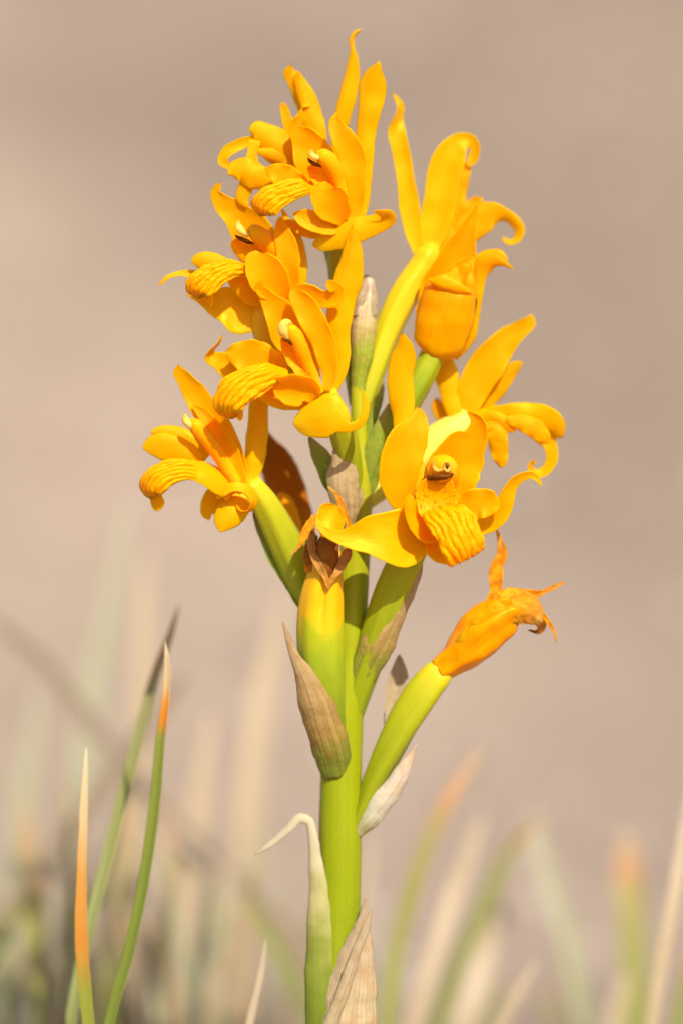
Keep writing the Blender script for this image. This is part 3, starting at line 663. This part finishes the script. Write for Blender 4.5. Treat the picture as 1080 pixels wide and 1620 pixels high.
petal('dorsal_sepal', [(394, 772, 32, 8), (402, 735, 29, 15), (406, 700, 26, 17), (409, 660, 22, 16), (412, 620, 18, 14), (414, 590, 16, 8), (415, 575, 15, 2)], 'sepal', Df, cup=-0.6, tip=0.02)
petal('lip', [(368, 778, 62, 18), (350, 760, 74, 24), (326, 746, 84, 22), (300, 741, 91, 18), (272, 744, 96, 21), (248, 757, 98, 24), (235, 775, 95, 23), (238, 788, 89, 19)], 'lip', Df, cup=-0.55, ref=(0.2, -0.75, 0.65), tip=0.05, n=100, m=76, ridges=(6, 5, 0.40, 0.96), th=4, wob=0.6)
petal('lip_tip', [(244, 782, 84, 9), (249, 795, 84, 11), (248, 809, 82, 8)], 'lobe', Df, cup=-0.6, tip=0.4, n=20)
petal('lip_lobe', [(318, 730, 58, 10), (294, 717, 60, 19), (270, 708, 62, 22), (248, 705, 62, 19), (232, 707, 61, 11), (225, 709, 60, 4)], 'lobe', Df, cup=-0.35, tip=0.14)
petal('lateral_sepal', [(330, 722, 40, 12), (305, 702, 38, 15), (280, 688, 36, 14), (258, 682, 35, 10), (238, 684, 35, 4)], 'sepal', Df, cup=-0.5, tip=0.05)
petal('lip_base', [(372, 775, 50, 14), (352, 785, 48, 22), (336, 798, 45, 20), (328, 812, 43, 10), (331, 823, 42, 2)], 'lobe', Df, cup=0.4, tip=0.08)
petal('lateral_sepal', [(392, 780, 48, 10), (378, 796, 58, 22), (364, 812, 64, 24), (354, 828, 66, 17), (348, 842, 66, 6)], 'sepal', Df, cup=-0.6, tip=0.15)
petal('lateral_sepal', [(344, 788, 74, 3), (352, 778, 78, 8, -30), (370, 771, 80, 9, -40), (390, 776, 78, 9, -45), (401, 791, 74, 10, -50), (394, 806, 68, 10, -50), (382, 806, 62, 9, -45), (376, 796, 58, 8, -40)], 'sepal', Df, cup=0.3, tip=0.03)

# --- flower behind on the right
Ff = flower([(572, 800, -4, 12), (600, 775, -10, 17), (640, 745, -20, 24), (682, 708, -28, 29), (715, 682, -30, 25), (742, 660, -30, 16)], 'ovary_cream',
            'open yellow flower on the right seen from its side, on a cream neck', ribs=6, ribamp=0.05)
petal('dorsal_sepal', [(724, 675, -24, 8), (716, 648, -22, 13), (711, 620, -24, 16), (705, 592, -27, 19), (700, 568, -30, 16), (698, 545, -32, 9)], 'sepal', Ff, cup=-0.5, tip=0.06)
petal('petal', [(715, 672, -40, 8), (700, 658, -42, 11), (691, 643, -44, 10), (690, 628, -45, 5)], 'petal', Ff, cup=-0.5, tip=0.15)
petal('petal', [(722, 680, -34, 12), (738, 640, -34, 21), (756, 600, -35, 27), (778, 565, -37, 27), (802, 537, -39, 20), (824, 520, -40, 14), (837, 508, -40, 11), (839, 496, -40, 5)], 'petal', Ff, cup=0.55, tip=0.06, ruffle=1.5)
petal('petal', [(735, 680, -48, 8), (758, 645, -50, 15), (783, 612, -52, 18), (803, 590, -53, 14), (816, 578, -53, 9), (826, 572, -53, 4)], 'petal', Ff, cup=-0.5, tip=0.05, ruffle=1.5)
petal('lip', [(742, 678, -22, 14), (766, 664, -16, 19), (796, 658, -12, (18, 24)), (828, 658, -11, (22, 21)), (856, 664, -10, (24, 22), 8), (878, 679, -12, (20, 18), 16), (890, 692, -16, (5, 10), 20)], 'lip', Ff, cup=-0.42, tip=0.08, ruffle=2.2, rf=2.5, crumple=0.6)
petal('lip_lobe', [(800, 664, 0, 5), (824, 668, 2, 13), (848, 680, 3, 15), (862, 694, 0, 10), (868, 702, -4, 4)], 'lobe', Ff, cup=-0.35, tip=0.12, ruffle=1.5)
petal('lip_lobe', [(768, 668, -6, 10), (783, 678, -2, 14), (787, 700, -2, 16), (790, 720, -4, 13), (794, 740, -8, 7)], 'lobe', Ff, cup=-0.4, tip=0.12, ruffle=2, rf=2.5, crumple=0.8)
petal('lip_base', [(752, 672, -10, 8), (778, 662, -4, 12), (800, 672, -2, 12), (815, 682, -4, 7)], 'lobe', Ff, cup=-0.6, tip=0.15)
petal('lateral_sepal', [(846, 684, -24, 12), (862, 694, -24, 13), (871, 710, -24, 10), (872, 728, -24, 9, 20), (863, 744, -24, 9, 30), (848, 750, -23, 8, 30), (838, 742, -21, 7, 30), (840, 732, -19, 5, 20), (848, 730, -18, 2)], 'sepal', Ff, cup=0.4, tip=0.03)

# --- upper right flower, behind
Gf = flower([(567, 672, -4, 9), (576, 640, -10, 13), (590, 590, -20, 18), (612, 525, -32, 21), (640, 465, -42, 23), (668, 422, -48, 22), (680, 398, -50, 19), (685, 385, -50, 8)], 'ovary_pale',
            'open yellow flower on a long yellow-green ovary, its petals spread like a fan', ribs=6, ribamp=0.05, twist=0.5)
petal('lateral_sepal', [(664, 405, -42, 8), (655, 370, -44, 14), (646, 320, -47, 16), (640, 275, -49, 14), (633, 235, -51, 14), (626, 205, -53, 14, 10), (629, 182, -55, 10, 50), (632, 168, -56, 7, 30), (627, 156, -57, 4), (619, 146, -58, 1)], 'sepal', Gf, cup=0.6, tip=0.02)
petal('dorsal_sepal', [(678, 405, -48, 10), (687, 360, -49, 23), (696, 310, -51, 26), (703, 270, -53, 26), (714, 242, -56, 24), (730, 224, -59, 15), (744, 222, -62, 10, 20), (751, 235, -64, 8, 40), (747, 252, -64, 8, 40), (738, 265, -62, 5, 30)], 'sepal', Gf, cup=0.55, tip=0.03, n=50)
petal('petal', [(693, 405, -58, 8), (704, 365, -60, 17), (716, 320, -62, 19), (728, 285, -64, 14), (738, 262, -66, 7), (742, 254, -66, 2)], 'petal', Gf, cup=-0.4, tip=0.05, ruffle=2.5)
petal('petal', [(698, 400, -64, 10), (720, 365, -66, 19), (740, 338, -68, 18), (754, 320, -69, 11), (762, 312, -69, 5)], 'petal', Gf, cup=0.5, tip=0.1, ruffle=2)
petal('lip', [(705, 400, -60, 12), (730, 372, -60, 22), (756, 348, -60, 26), (778, 338, -60, 20), (796, 340, -60, 12, 20), (812, 350, -60, 10, 30), (821, 365, -60, 9, 30), (815, 379, -60, 8, 30), (803, 382, -60, 6, 30), (794, 375, -60, 3)], 'lobe', Gf, cup=-0.4, tip=0.03, n=50, ruffle=1)

# --- fading half-closed flower in front of it
H = flower([(575, 775, 0, 10), (592, 730, 2, 15), (620, 680, 4, 19), (652, 620, 4, 20), (676, 578, 2, 19), (690, 548, 0, 14), (694, 538, 0, 5)], 'ovary_dark',
           'fading half-closed yellow flower like a pouch, pointed sepal standing above it', ribs=6, ribamp=0.06)
petal('dorsal_sepal', [(690, 562, -14, 20), (697, 520, -22, 40), (706, 470, -22, 44), (718, 425, -18, 36), (729, 390, -14, 24), (741, 356, -11, 11, 10), (749, 336, -10, 5, 20), (753, 324, -10, 1)], 'wilting', H, cup=1.0, tip=0.02)
petal('lateral_sepal', [(685, 571, 4, 24), (689, 558, 22, 37), (695, 532, 34, 43), (704, 495, 40, 45), (711, 466, 38, 44), (714, 448, 33, 41)], 'wilting', H, cup=-1.05, tip=0.0, base=0.10, crumple=0.5, wob=1.8, edge_jit=0.02)
petal('petal', [(707, 466, 30, 38), (710, 456, 43, 40), (714, 444, 44, 27), (719, 432, 34, 11), (721, 420, 26, 2)], 'wilting', H, cup=-0.6, base=0.3, tip=0.03, crumple=0.9, wob=1.6)
petal('petal', [(720, 470, 4, 28), (726, 440, 6, 26), (738, 418, 6, 13), (748, 406, 4, 3)], 'wilting', H, cup=0.6, tip=0.05, crumple=1)
petal('lip', [(728, 505, 12, 9), (736, 475, 18, 11), (741, 448, 20, 11), (744, 430, 14, 5)], 'wilting', H, cup=-0.9, tip=0.1, crumple=0.5)
petal('lateral_sepal', [(706, 560, 4, 20), (726, 530, 10, 24), (742, 495, 10, 18), (752, 462, 8, 12), (757, 438, 8, 12), (764, 420, 10, 15), (780, 412, 14, 11), (796, 416, 17, 5), (813, 427, 18, 1)], 'wilting', H, cup=-0.7, tip=0.02, crumple=.6)
petal('petal', [(752, 425, 2, 9), (762, 410, 0, 12), (778, 403, 0, 9), (792, 405, 2, 7), (802, 414, 4, 2)], 'wilting', H, cup=-0.7, tip=0.05)
petal('throat', [(744, 500, 17, 3), (748, 487, 19.5, 5), (751, 470, 20, 3)], 'stigma', H, cup=-0.3, tip=0.2, base=0.2, n=18)

# --- withered flower on a fat ovary in front of the stem
I = flower([(530, 1195, 22, 18), (520, 1140, 32, 26), (511, 1080, 44, 33), (507, 1020, 54, 36.5), (507, 975, 60, 36), (510, 940, 65, 33), (515, 905, 70, 27), (517, 885, 72, 25), (518, 870, 73, 20)], 'ovary_capped',
           'withered flower with brown shrivelled petals above a fat green and orange ovary', ribs=6, ribamp=0.03, fur=(math.pi / 2, 0.22, 0.16, 0.62, 1.05), n=90, seg=48)
tube('column', [(516, 912, 80, 15), (517, 892, 88, 18), (518, 870, 90, 18), (519, 852, 86, 14), (520, 842, 82, 6)], 'withered', I, bump=1.6, bscale=400)
petal('petal', [(520, 930, 100, 2), (513, 910, 103, 5), (503, 892, 103, 6), (495, 875, 98, 6), (493, 855, 90, 6), (496, 842, 84, 4)], 'withered_tan', I, cup=0.8, tip=0.05, crumple=2.0)
petal('petal', [(518, 932, 100, 2), (528, 912, 102, 5), (539, 896, 99, 8), (547, 880, 94, 8), (549, 866, 88, 6), (545, 850, 82, 4)], 'withered_tan', I, cup=0.8, tip=0.05, crumple=2.0)
petal('petal', [(492, 905, 82, 9), (489, 885, 84, 10), (492, 862, 80, 9), (497, 845, 76, 6)], 'withered', I, cup=-0.8, tip=0.05, crumple=2.0)
petal('lateral_sepal', [(497, 872, 84, 5), (492, 850, 82, 5), (494, 828, 80, 5), (498, 814, 80, 5)], 'shrivelled', I, cup=0.9, tip=0.05, crumple=2)
petal('lateral_sepal', [(498, 820, 82, 4), (490, 830, 84, 6), (481, 848, 86, 6), (472, 866, 86, 3), (458, 880, 86, 0.8)], 'shrivelled', I, cup=0.9, tip=0.02, crumple=2)
petal('dorsal_sepal', [(542, 855, 66, 6), (551, 836, 66, 5), (547, 815, 67, 5), (539, 797, 68, 5), (530, 780, 70, 3), (519, 770, 72, 1.5)], 'shrivelled', I, cup=0.9, tip=0.03, crumple=2)
petal('petal', [(524, 826, 96, 3), (522, 812, 97, 4), (522, 799, 97, 2)], 'shrivelled', I, cup=0.8, tip=0.1, crumple=1.5, n=20)
petal('petal', [(523, 815, 97, 2), (518, 808, 98, 3), (515, 805, 98, 1)], 'shrivelled', I, cup=0.8, tip=0.2, crumple=1, n=16)

# --- shrivelling flower on the long lower right ovary
J = flower([(552, 1325, 2, 14), (570, 1290, 10, 14), (592, 1238, 16, 18.5), (620, 1182, 22, 23), (650, 1127, 26, 26), (676, 1086, 28, 25), (697, 1060, 28, 20), (708, 1046, 28, 11)], 'ovary',
           'shrivelling orange flower with ragged dry tips at the end of the lowest branch', ribs=3, ribamp=0.13, twist=1.6, seg=42)
tube('petal', [(695, 1060, 28, 20), (712, 1047, 30, 24), (738, 1025, 33, 33), (762, 1002, 36, 37), (785, 982, 38, 34), (806, 966, 40, 27), (828, 962, 40, 19), (845, 966, 40, 15), (852, 973, 40, 8)], 'creased', J, seg=64, n=90, bump=5.0, bscale=75, ribs=5, ribamp=0.07, twist=1.3)
petal('petal', [(712, 1042, 50, 8), (740, 1012, 62, 16), (768, 984, 68, 18), (792, 962, 66, 16), (806, 948, 60, 10)], 'creased', J, cup=-0.5, tip=0.1, crumple=2.0, wob=2)
petal('petal', [(790, 985, 60, 14), (812, 968, 64, 22), (832, 965, 62, 22), (848, 975, 58, 18), (855, 986, 52, 9)], 'shrivelled', J, cup=-0.9, tip=0.1, crumple=3.4)
petal('petal', [(775, 960, 52, 10), (795, 948, 56, 14), (815, 946, 56, 16), (840, 955, 50, 13), (855, 970, 44, 4)], 'shrivelled', J, cup=-0.9, tip=0.1, crumple=3.4)
petal('petal', [(845, 978, 50, 8), (855, 988, 50, 8), (852, 998, 46, 5), (834, 997, 40, 1)], 'withered', J, cup=0.8, tip=0.1, crumple=2)
petal('dorsal_sepal', [(772, 960, 34, 10), (783, 935, 36, 9), (784, 912, 38, 11), (785, 893, 38, 10, 20), (793, 880, 38, 8), (792, 862, 38, 6), (787, 845, 38, 3), (783, 833, 38, 1.2)], 'shrivelled', J, cup=0.7, tip=0.02, crumple=2.2)
petal('lateral_sepal', [(800, 950, 24, 12), (822, 944, 22, 12), (842, 941, 20, 9), (858, 936, 20, 4), (876, 929, 20, 3), (893, 920, 20, 2.5)], 'shrivelled', J, cup=0.9, tip=0.04, crumple=1.6)
petal('lateral_sepal', [(846, 962, 40, 6), (858, 974, 40, 5), (868, 986, 40, 4), (876, 1000, 40, 3), (879, 1017, 40, 1.8)], 'shrivelled', J, cup=0.9, tip=0.04, crumple=1.2)

# --- spent flower behind, in shade
K = flower([(548, 985, -20, 12), (525, 940, -45, 17), (500, 890, -70, 20), (480, 850, -84, 18)], 'ovary_dark', 'spent rust-brown flower out of focus behind the lower left flower', ribs=6, ribamp=.05)
petal('petal', [(482, 868, -84, 10), (470, 820, -92, 25), (452, 770, -98, 30), (434, 725, -100, 24), (422, 698, -100, 13), (416, 676, -100, 4)], 'rust', K, cup=-0.9, tip=0.05, crumple=2)
petal('lip', [(476, 850, -70, 6), (462, 820, -66, 12), (450, 795, -66, 13), (442, 778, -68, 6)], 'wilting', K, cup=-0.7, tip=0.1)

# --- topmost bud wrapped in its scale
tube('bud', [(566, 640, 0, 9), (567, 600, 1, 12), (572, 565, 2, 16.5), (574, 530, 3, 19), (576, 497, 4, 19.5), (579, 470, 4, 17), (580, 452, 4, 13), (581, 440, 4, 9), (582, 436, 4, 4)], 'bud_scale', orchid, ribs=9, ribamp=0.04, bump=1.2, label='pale papery bud at the tip of the spike')

petal('bud_scale', [(569, 500, 20, 12), (573, 470, 22, 11), (577, 450, 18, 7), (580, 434, 14, 2)], 'bract_pale', orchid, cup=-0.9, tip=0.05, crumple=1.0)
petal('bud_scale', [(584, 500, 18, 11), (587, 472, 18, 9), (588, 452, 14, 5), (590, 440, 10, 2)], 'bract_pale', orchid, cup=-0.9, tip=0.05, crumple=1.0)
# --- bracts
petal('bract', [(534, 1232, 30, 24), (525, 1195, 52, 29), (513, 1155, 66, 29), (500, 1112, 78, 27), (484, 1073, 84, 18), (468, 1043, 80, 9), (457, 1014, 76, 5), (447, 980, 72, 1)], 'bract_brown', orchid, cup=-1.1, tip=0.02, th=3, ruffle=1.5, rf=4, crumple=1.2, label='brown bract with a green foot, peeling off below the withered flower')
petal('bract', [(566, 1100, 22, 15), (580, 1056, 35, 23), (600, 1014, 47, 27), (622, 976, 54, 19), (642, 942, 58, 12), (657, 912, 60, 8), (668, 884, 60, 1.5)], 'bract_green', orchid, cup=-1.0, base=0.12, tip=0.02, th=3, crumple=1.2)
petal('bract', [(560, 1322, 16, 9), (576, 1305, 26, 14), (596, 1280, 34, 17), (617, 1252, 38, 16), (638, 1218, 38, 11), (660, 1176, 34, 1)], 'membrane', orchid, cup=-0.9, tip=0.02, th=2.5, crumple=1.0)
petal('bract', [(572, 1282, -8, 5), (578, 1250, -12, 8), (584, 1225, -14, 8), (594, 1200, -16, 1.5)], 'membrane', orchid, cup=0.6, tip=0.03, crumple=1.2)
petal('bract', [(612, 1170, -20, 7), (619, 1120, -28, 11), (627, 1085, -34, 16), (631, 1060, -36, 13), (631, 1035, -36, 1)], 'bract_pale', orchid, cup=0.6, tip=0.03, crumple=1.0)
petal('bract', [(618, 1160, -22, 4), (613, 1138, -20, 5), (614, 1120, -20, 4)], 'membrane', orchid, cup=0.6, tip=0.15, crumple=1, n=18)
petal('bract', [(516, 1800, 34, 34), (513, 1620, 36, 30), (512, 1540, 36, 28), (510, 1480, 35, 25), (505, 1420, 33, 17), (499, 1360, 31, 10), (494, 1318, 29, 7), (489, 1298, 28, 7, 20), (476, 1293, 28, 8, 30), (454, 1311, 28, 8, 30), (426, 1336, 28, 5, 20), (404, 1352, 28, 1)], 'sheath_green', orchid, cup=-0.9, tip=0.02, th=3, n=80, crumple=0.8, label='sheath hugging the left of the stem, its dry tip hooked outward')
petal('bract', [(545, 1800, 44, 54), (547, 1680, 48, 52), (548, 1620, 48, 49), (556, 1560, 48, 40), (565, 1510, 47, 27), (573, 1468, 46, 13), (577, 1440, 45, 6), (579, 1416, 44, 1)], 'bract_pale', orchid, cup=-1.0, tip=0.02, th=3, n=60, crumple=1.6, label='dry papery sheath wrapping the foot of the stem')
petal('bract', [(508, 1700, 62, 14), (522, 1625, 62, 11), (545, 1562, 62, 9), (566, 1500, 60, 8), (580, 1463, 56, 5), (590, 1437, 52, 1.2)], 'bract_pale', orchid, cup=-1.2, tip=0.02, th=3, crumple=1.2)
petal('bract', [(550, 845, 28, 14), (547, 808, 40, 21), (542, 770, 47, 25), (541, 740, 47, 22), (538, 718, 45, 13), (533, 696, 42, 1)], 'bract_tan', orchid, cup=-0.8, tip=0.02, th=3, crumple=1.4, label='pointed tan bract standing against the upper stem')
petal('bract', [(562, 850, 5, 10), (562, 815, 16, 13), (566, 785, 20, 9), (568, 765, 20, 2)], 'bract_tan', orchid, cup=-0.8, tip=0.05, crumple=1)
petal('bract', [(556, 815, 8, 12), (540, 780, 14, 18), (520, 745, 20, 18), (503, 715, 22, 12), (488, 690, 22, 3)], 'leaf_bract', orchid, cup=0.6, tip=0.04, crumple=.8)
petal('bract', [(574, 790, 6, 12), (584, 750, 14, 18), (597, 710, 18, 19), (608, 672, 18, 14), (618, 635, 16, 3)], 'leaf_bract', orchid, cup=-0.7, tip=0.03, crumple=.8)
petal('bract', [(640, 670, -6, 6), (655, 645, -8, 8), (670, 620, -8, 8), (684, 590, -8, 2)], 'bract_pale', orchid, cup=0.5, tip=0.03, crumple=1.0)
petal('bract', [(530, 1000, -4, 16), (500, 962, 0, 22), (468, 915, 6, 22), (436, 866, 12, 18), (414, 832, 16, 10), (400, 808, 18, 2)], 'leaf_bract', orchid, cup=0.7, tip=0.03, crumple=0.8)
petal('bract', [(478, 930, 24, 4), (464, 908, 28, 6), (452, 888, 28, 5), (444, 872, 26, 1.5)], 'membrane', orchid, cup=0.5, tip=0.05, crumple=1.2)
petal('bract', [(575, 720, 4, 6), (590, 660, -4, 8), (600, 620, -10, 7), (606, 600, -12, 2)], 'leaf_bract', orchid, cup=-0.7, tip=0.04)


# ------------------------------------------------------------------ grass
def blade(tuft, rows, mat, cup=0.7, roll=0):
    d = rows[-1][2]
    x0, y0 = rows[-1][0], rows[-1][1]
    px, py = rows[-2][0], rows[-2][1]
    gy = ground_y(d) + 6
    sl = (x0 - px) / max(1, y0 - py)
    r = [(x, y, dd, w, roll) for x, y, dd, w in rows]
    if gy > y0 + 20: r.append((x0 + sl * (gy - y0) * 0.6, gy, d, rows[-1][3] * 0.9, roll))
    return petal('blade', r[::-1], mat, tuft, cup=cup, tip=0.02, th=2.0, n=44, m=7, wob=0.6)


def tuft_at(name, x, d, label, group=None):
    p, _ = P(x, ground_y(d), d)
    return empty(name, p.tolist(), label, 'grass', group)


t = tuft_at('grass_tuft', 150, -40, 'small green grass tuft with sharp orange-banded tips beside the orchid')
blade(t, [(262, 1014, -30, 1.5), (266, 1060, -30, 6), (263, 1115, -30, 6.5), (256, 1160, -31, 8), (248, 1250, -33, 9.5), (231, 1380, -36, 9.5), (204, 1510, -39, 9.5), (174, 1620, -42, 9)], 'blade_banded', roll=-20)
blade(t, [(137, 1182, -20, 1.5), (134, 1250, -21, 5), (129, 1390, -23, 8), (128, 1465, -25, 10), (132, 1545, -28, 10.5), (140, 1620, -32, 10)], 'blade_orange', roll=15)
blade(t, [(284, 955, -270, 2), (268, 1010, -270, 6), (249, 1062, -268, 8), (218, 1175, -260, 10), (178, 1327, -240, 10), (147, 1447, -210, 10), (112, 1620, -160, 10)], 'blade_olive', roll=-15)
t = tuft_at('grass_tuft', 620, -1410, 'tawny curved grass tuft standing behind the orchid stem, opposite the green tuft')
blade(t, [(767, 1173, -1041, 1.6), (740, 1215, -1041, 6.7), (714, 1255, -1041, 9.9), (666, 1361, -1057, 12.4), (632, 1481, -1072, 12.4), (613, 1620, -1072, 11.6)], 'blade_tawny')
blade(t, [(765, 1290, -1324, 2.5), (745, 1340, -1324, 9.9), (724, 1395, -1324, 12.4), (690, 1500, -1292, 13.2), (655, 1620, -1261, 12.4)], 'blade_straw')
blade(t, [(849, 1520, -820, 1.6), (825, 1560, -820, 5.8), (791, 1620, -820, 7.5)], 'blade_straw')
t = tuft_at('grass_tuft', 700, -1417, 'olive green bent grass tuft blurred beyond the tawny tuft')
blade(t, [(858, 1287, -1419, 1.6), (830, 1320, -1419, 8.3), (800, 1356, -1419, 11.6), (762, 1443, -1419, 13.2), (719, 1539, -1419, 13.2), (690, 1620, -1419, 13.2)], 'blade_olive')
blade(t, [(842, 1285, -1765, 6.7), (865, 1380, -1765, 14.9), (897, 1481, -1765, 17.4), (915, 1560, -1765, 16.6), (926, 1620, -1765, 16.6)], 'blade_pale')
blade(t, [(800, 1420, -1954, 4.9), (770, 1500, -1954, 14.9), (735, 1620, -1891, 16.6)], 'blade_straw')
t = tuft_at('grass_tuft', 1010, -1891, 'broad blurred grass blades with rusty middles, green below')
blade(t, [(990, 1318, -1891, 9.9), (993, 1380, -1891, 19.9), (1000, 1481, -1891, 19.9), (1003, 1620, -1891, 19.9)], 'blade_tawny')
blade(t, [(990, 1540, -1640, 4.9), (975, 1590, -1640, 11.6), (965, 1640, -1640, 11.6)], 'blade_straw')
t = tuft_at('grass_tuft', 1030, -629, 'bright straw-coloured grass blade standing alone at the edge of the patch')
blade(t, [(1092, 1240, -662, 2.5), (1078, 1340, -647, 8.3), (1061, 1440, -631, 10.8), (1045, 1530, -631, 10.8), (1030, 1625, -631, 9.9)], 'blade_straw')
blade(t, [(1090, 1500, -946, 4.1), (1082, 1560, -946, 11.6), (1072, 1620, -946, 11.6)], 'blade_olive')
t = tuft_at('grass_tuft', 395, -110, 'single thin straw-coloured grass blade near the sheathed foot of the stem')
blade(t, [(422, 1480, -110, 1.2), (414, 1535, -110, 4), (402, 1590, -110, 5.5), (394, 1625, -110, 6)], 'blade_straw')
t = tuft_at('grass_tuft', 110, -1638, 'dull brown fallen grass stalks crossing behind the green tuft')
blade(t, [(-20, 975, -1765, 8.3), (60, 1045, -1765, 14.0), (130, 1130, -1765, 14.0), (250, 1280, -1749, 14.9), (380, 1400, -1734, 14.0), (470, 1500, -1734, 13.2)], 'blade_grey')
blade(t, [(300, 1060, -1513, 8.3), (215, 1175, -1513, 12.4), (110, 1320, -1513, 14.0), (20, 1430, -1513, 14.0), (-60, 1530, -1513, 13.2)], 'blade_grey')
blade(t, [(90, 1370, -1261, 4.1), (40, 1430, -1261, 10.8), (-20, 1520, -1261, 11.6)], 'blade_olive')
t = tuft_at('grass_tuft', 180, -2048, 'pale tall grass tuft blurred far behind the orange-tipped blades')
blade(t, [(205, 790, -2144, 4.1), (180, 930, -2144, 14.0), (150, 1080, -2144, 19.9), (128, 1250, -2128, 19.9), (110, 1420, -2112, 18.2)], 'blade_pale')
blade(t, [(232, 870, -1954, 4.9), (230, 980, -1954, 13.2), (226, 1100, -1954, 16.6), (215, 1300, -1954, 16.6)], 'blade_straw')
blade(t, [(60, 1080, -2207, 4.9), (45, 1250, -2207, 18.2), (25, 1400, -2207, 19.9)], 'blade_pale')
t = tuft_at('grass_tuft', 400, -1891, 'pale straw grass tuft blurred just behind the orchid stem')
blade(t, [(455, 930, -2050, 3.3), (425, 1050, -2050, 16.6), (402, 1200, -2034, 21.5), (392, 1330, -2018, 21.5), (385, 1500, -2018, 19.9)], 'blade_straw')
blade(t, [(590, 1320, -1513, 3.3), (575, 1420, -1513, 8.3), (560, 1560, -1513, 9.9)], 'blade_straw')
blade(t, [(395, 1370, -1324, 3.3), (400, 1430, -1324, 9.9), (440, 1500, -1324, 11.6), (480, 1580, -1324, 11.6)], 'blade_olive')
blade(t, [(335, 1130, -1765, 4.9), (320, 1250, -1765, 16.6), (300, 1400, -1765, 18.2)], 'blade_straw')

# short dry background tufts, each a handful of blades
kinds = ['blade_straw', 'blade_grey', 'blade_straw', 'blade_pale', 'blade_olive', 'blade_tawny', 'blade_grey']
spots = [(25, -2047), (95, -1298), (170, -1653), (255, -1417), (330, -1890), (445, -2205), (610, -2518), (760, -2205), (900, -2440)]
desc = ['straw and brown short grass tuft at the end of the row of dry tufts', 'low dry grass tuft just behind the orange grass blade', 'low brownish grass tuft between the green blades and the stalks',
        'short straw tuft right behind the banded green blade', 'short mixed dry tuft below the crossing brown stalks', 'low dry tuft hidden behind the orchid stem foot',
        'low dry tuft between the orchid stem and the tawny tuft', 'low dry tuft under the olive bent blades', 'low dry tuft between the pale blade and the rusty blades']
for (x, d), lab in zip(spots, desc):
    t = tuft_at('dry_grass_tuft', x, d, lab, 'low dry grass tufts behind the orchid')
    left = x < 460
    for i in range(8 if left else 4):
        top = rng.uniform(1180, 1520) if left else rng.uniform(1440, 1600)
        lean = rng.normal(0, 70) * (1700 - top) / 400
        bx = x + rng.normal(0, 26); dd = d + rng.normal(0, 150)
        gy = ground_y(dd)
        w = rng.uniform(6, 11)
        blade(t, [(bx + lean, top, dd, 1.5), (bx + lean * 0.65, top * 0.7 + gy * 0.3, dd, w * 0.8), (bx + lean * 0.25, top * 0.35 + gy * 0.65, dd, w), (bx, gy - 10, dd, w)], kinds[rng.integers(len(kinds))], roll=rng.uniform(-40, 40))


# ------------------------------------------------------------------ gravel
def gravel():
    V, F = [], []
    ico = [(0, 0, 1), (.894, 0, .447), (.276, .851, .447), (-.724, .526, .447), (-.724, -.526, .447), (.276, -.851, .447),
           (.724, .526, -.447), (-.276, .851, -.447), (-.894, 0, -.447), (-.276, -.851, -.447), (.724, -.526, -.447), (0, 0, -1)]
    fc = [(0, 1, 2), (0, 2, 3), (0, 3, 4), (0, 4, 5), (0, 5, 1), (1, 6, 2), (2, 7, 3), (3, 8, 4), (4, 9, 5), (5, 10, 1), (6, 7, 2), (7, 8, 3), (8, 9, 4), (9, 10, 5), (10, 6, 1), (11, 7, 6), (11, 8, 7), (11, 9, 8), (11, 10, 9), (11, 6, 10)]
    ic = np.array(ico)
    for i in range(5200):
        y = rng.uniform(-0.5, 1) if i % 2 else rng.uniform(0, 4)
        x = rng.normal(0, 0.35) * (1.0 + max(0, y))
        r = 0.0012 + 0.006 * rng.random() ** 4 * (1 + max(0, y) * 0.7)
        pts = ic * r * rng.uniform(0.6, 1.25, 3) * (1 + rng.normal(0, 0.12, (12, 1)))
        a = rng.uniform(0, 6.28); c, s = math.cos(a), math.sin(a)
        pts = pts @ np.array(((c, -s, 0), (s, c, 0), (0, 0, 1)))
        o = len(V)
        V += (pts + (x, y, ground_h(x, y) + r * 0.25)).tolist()
        F += [(o + p, o + q, o + t_) for p, q, t_ in fc]
    ob = finish('gravel', V, F, None, 'stone', origin=(0, 0, 0), smooth=False)
    ob['kind'] = 'stuff'; ob['label'] = 'fine gravel scattered over the bare soil'; ob['category'] = 'gravel'


gravel()
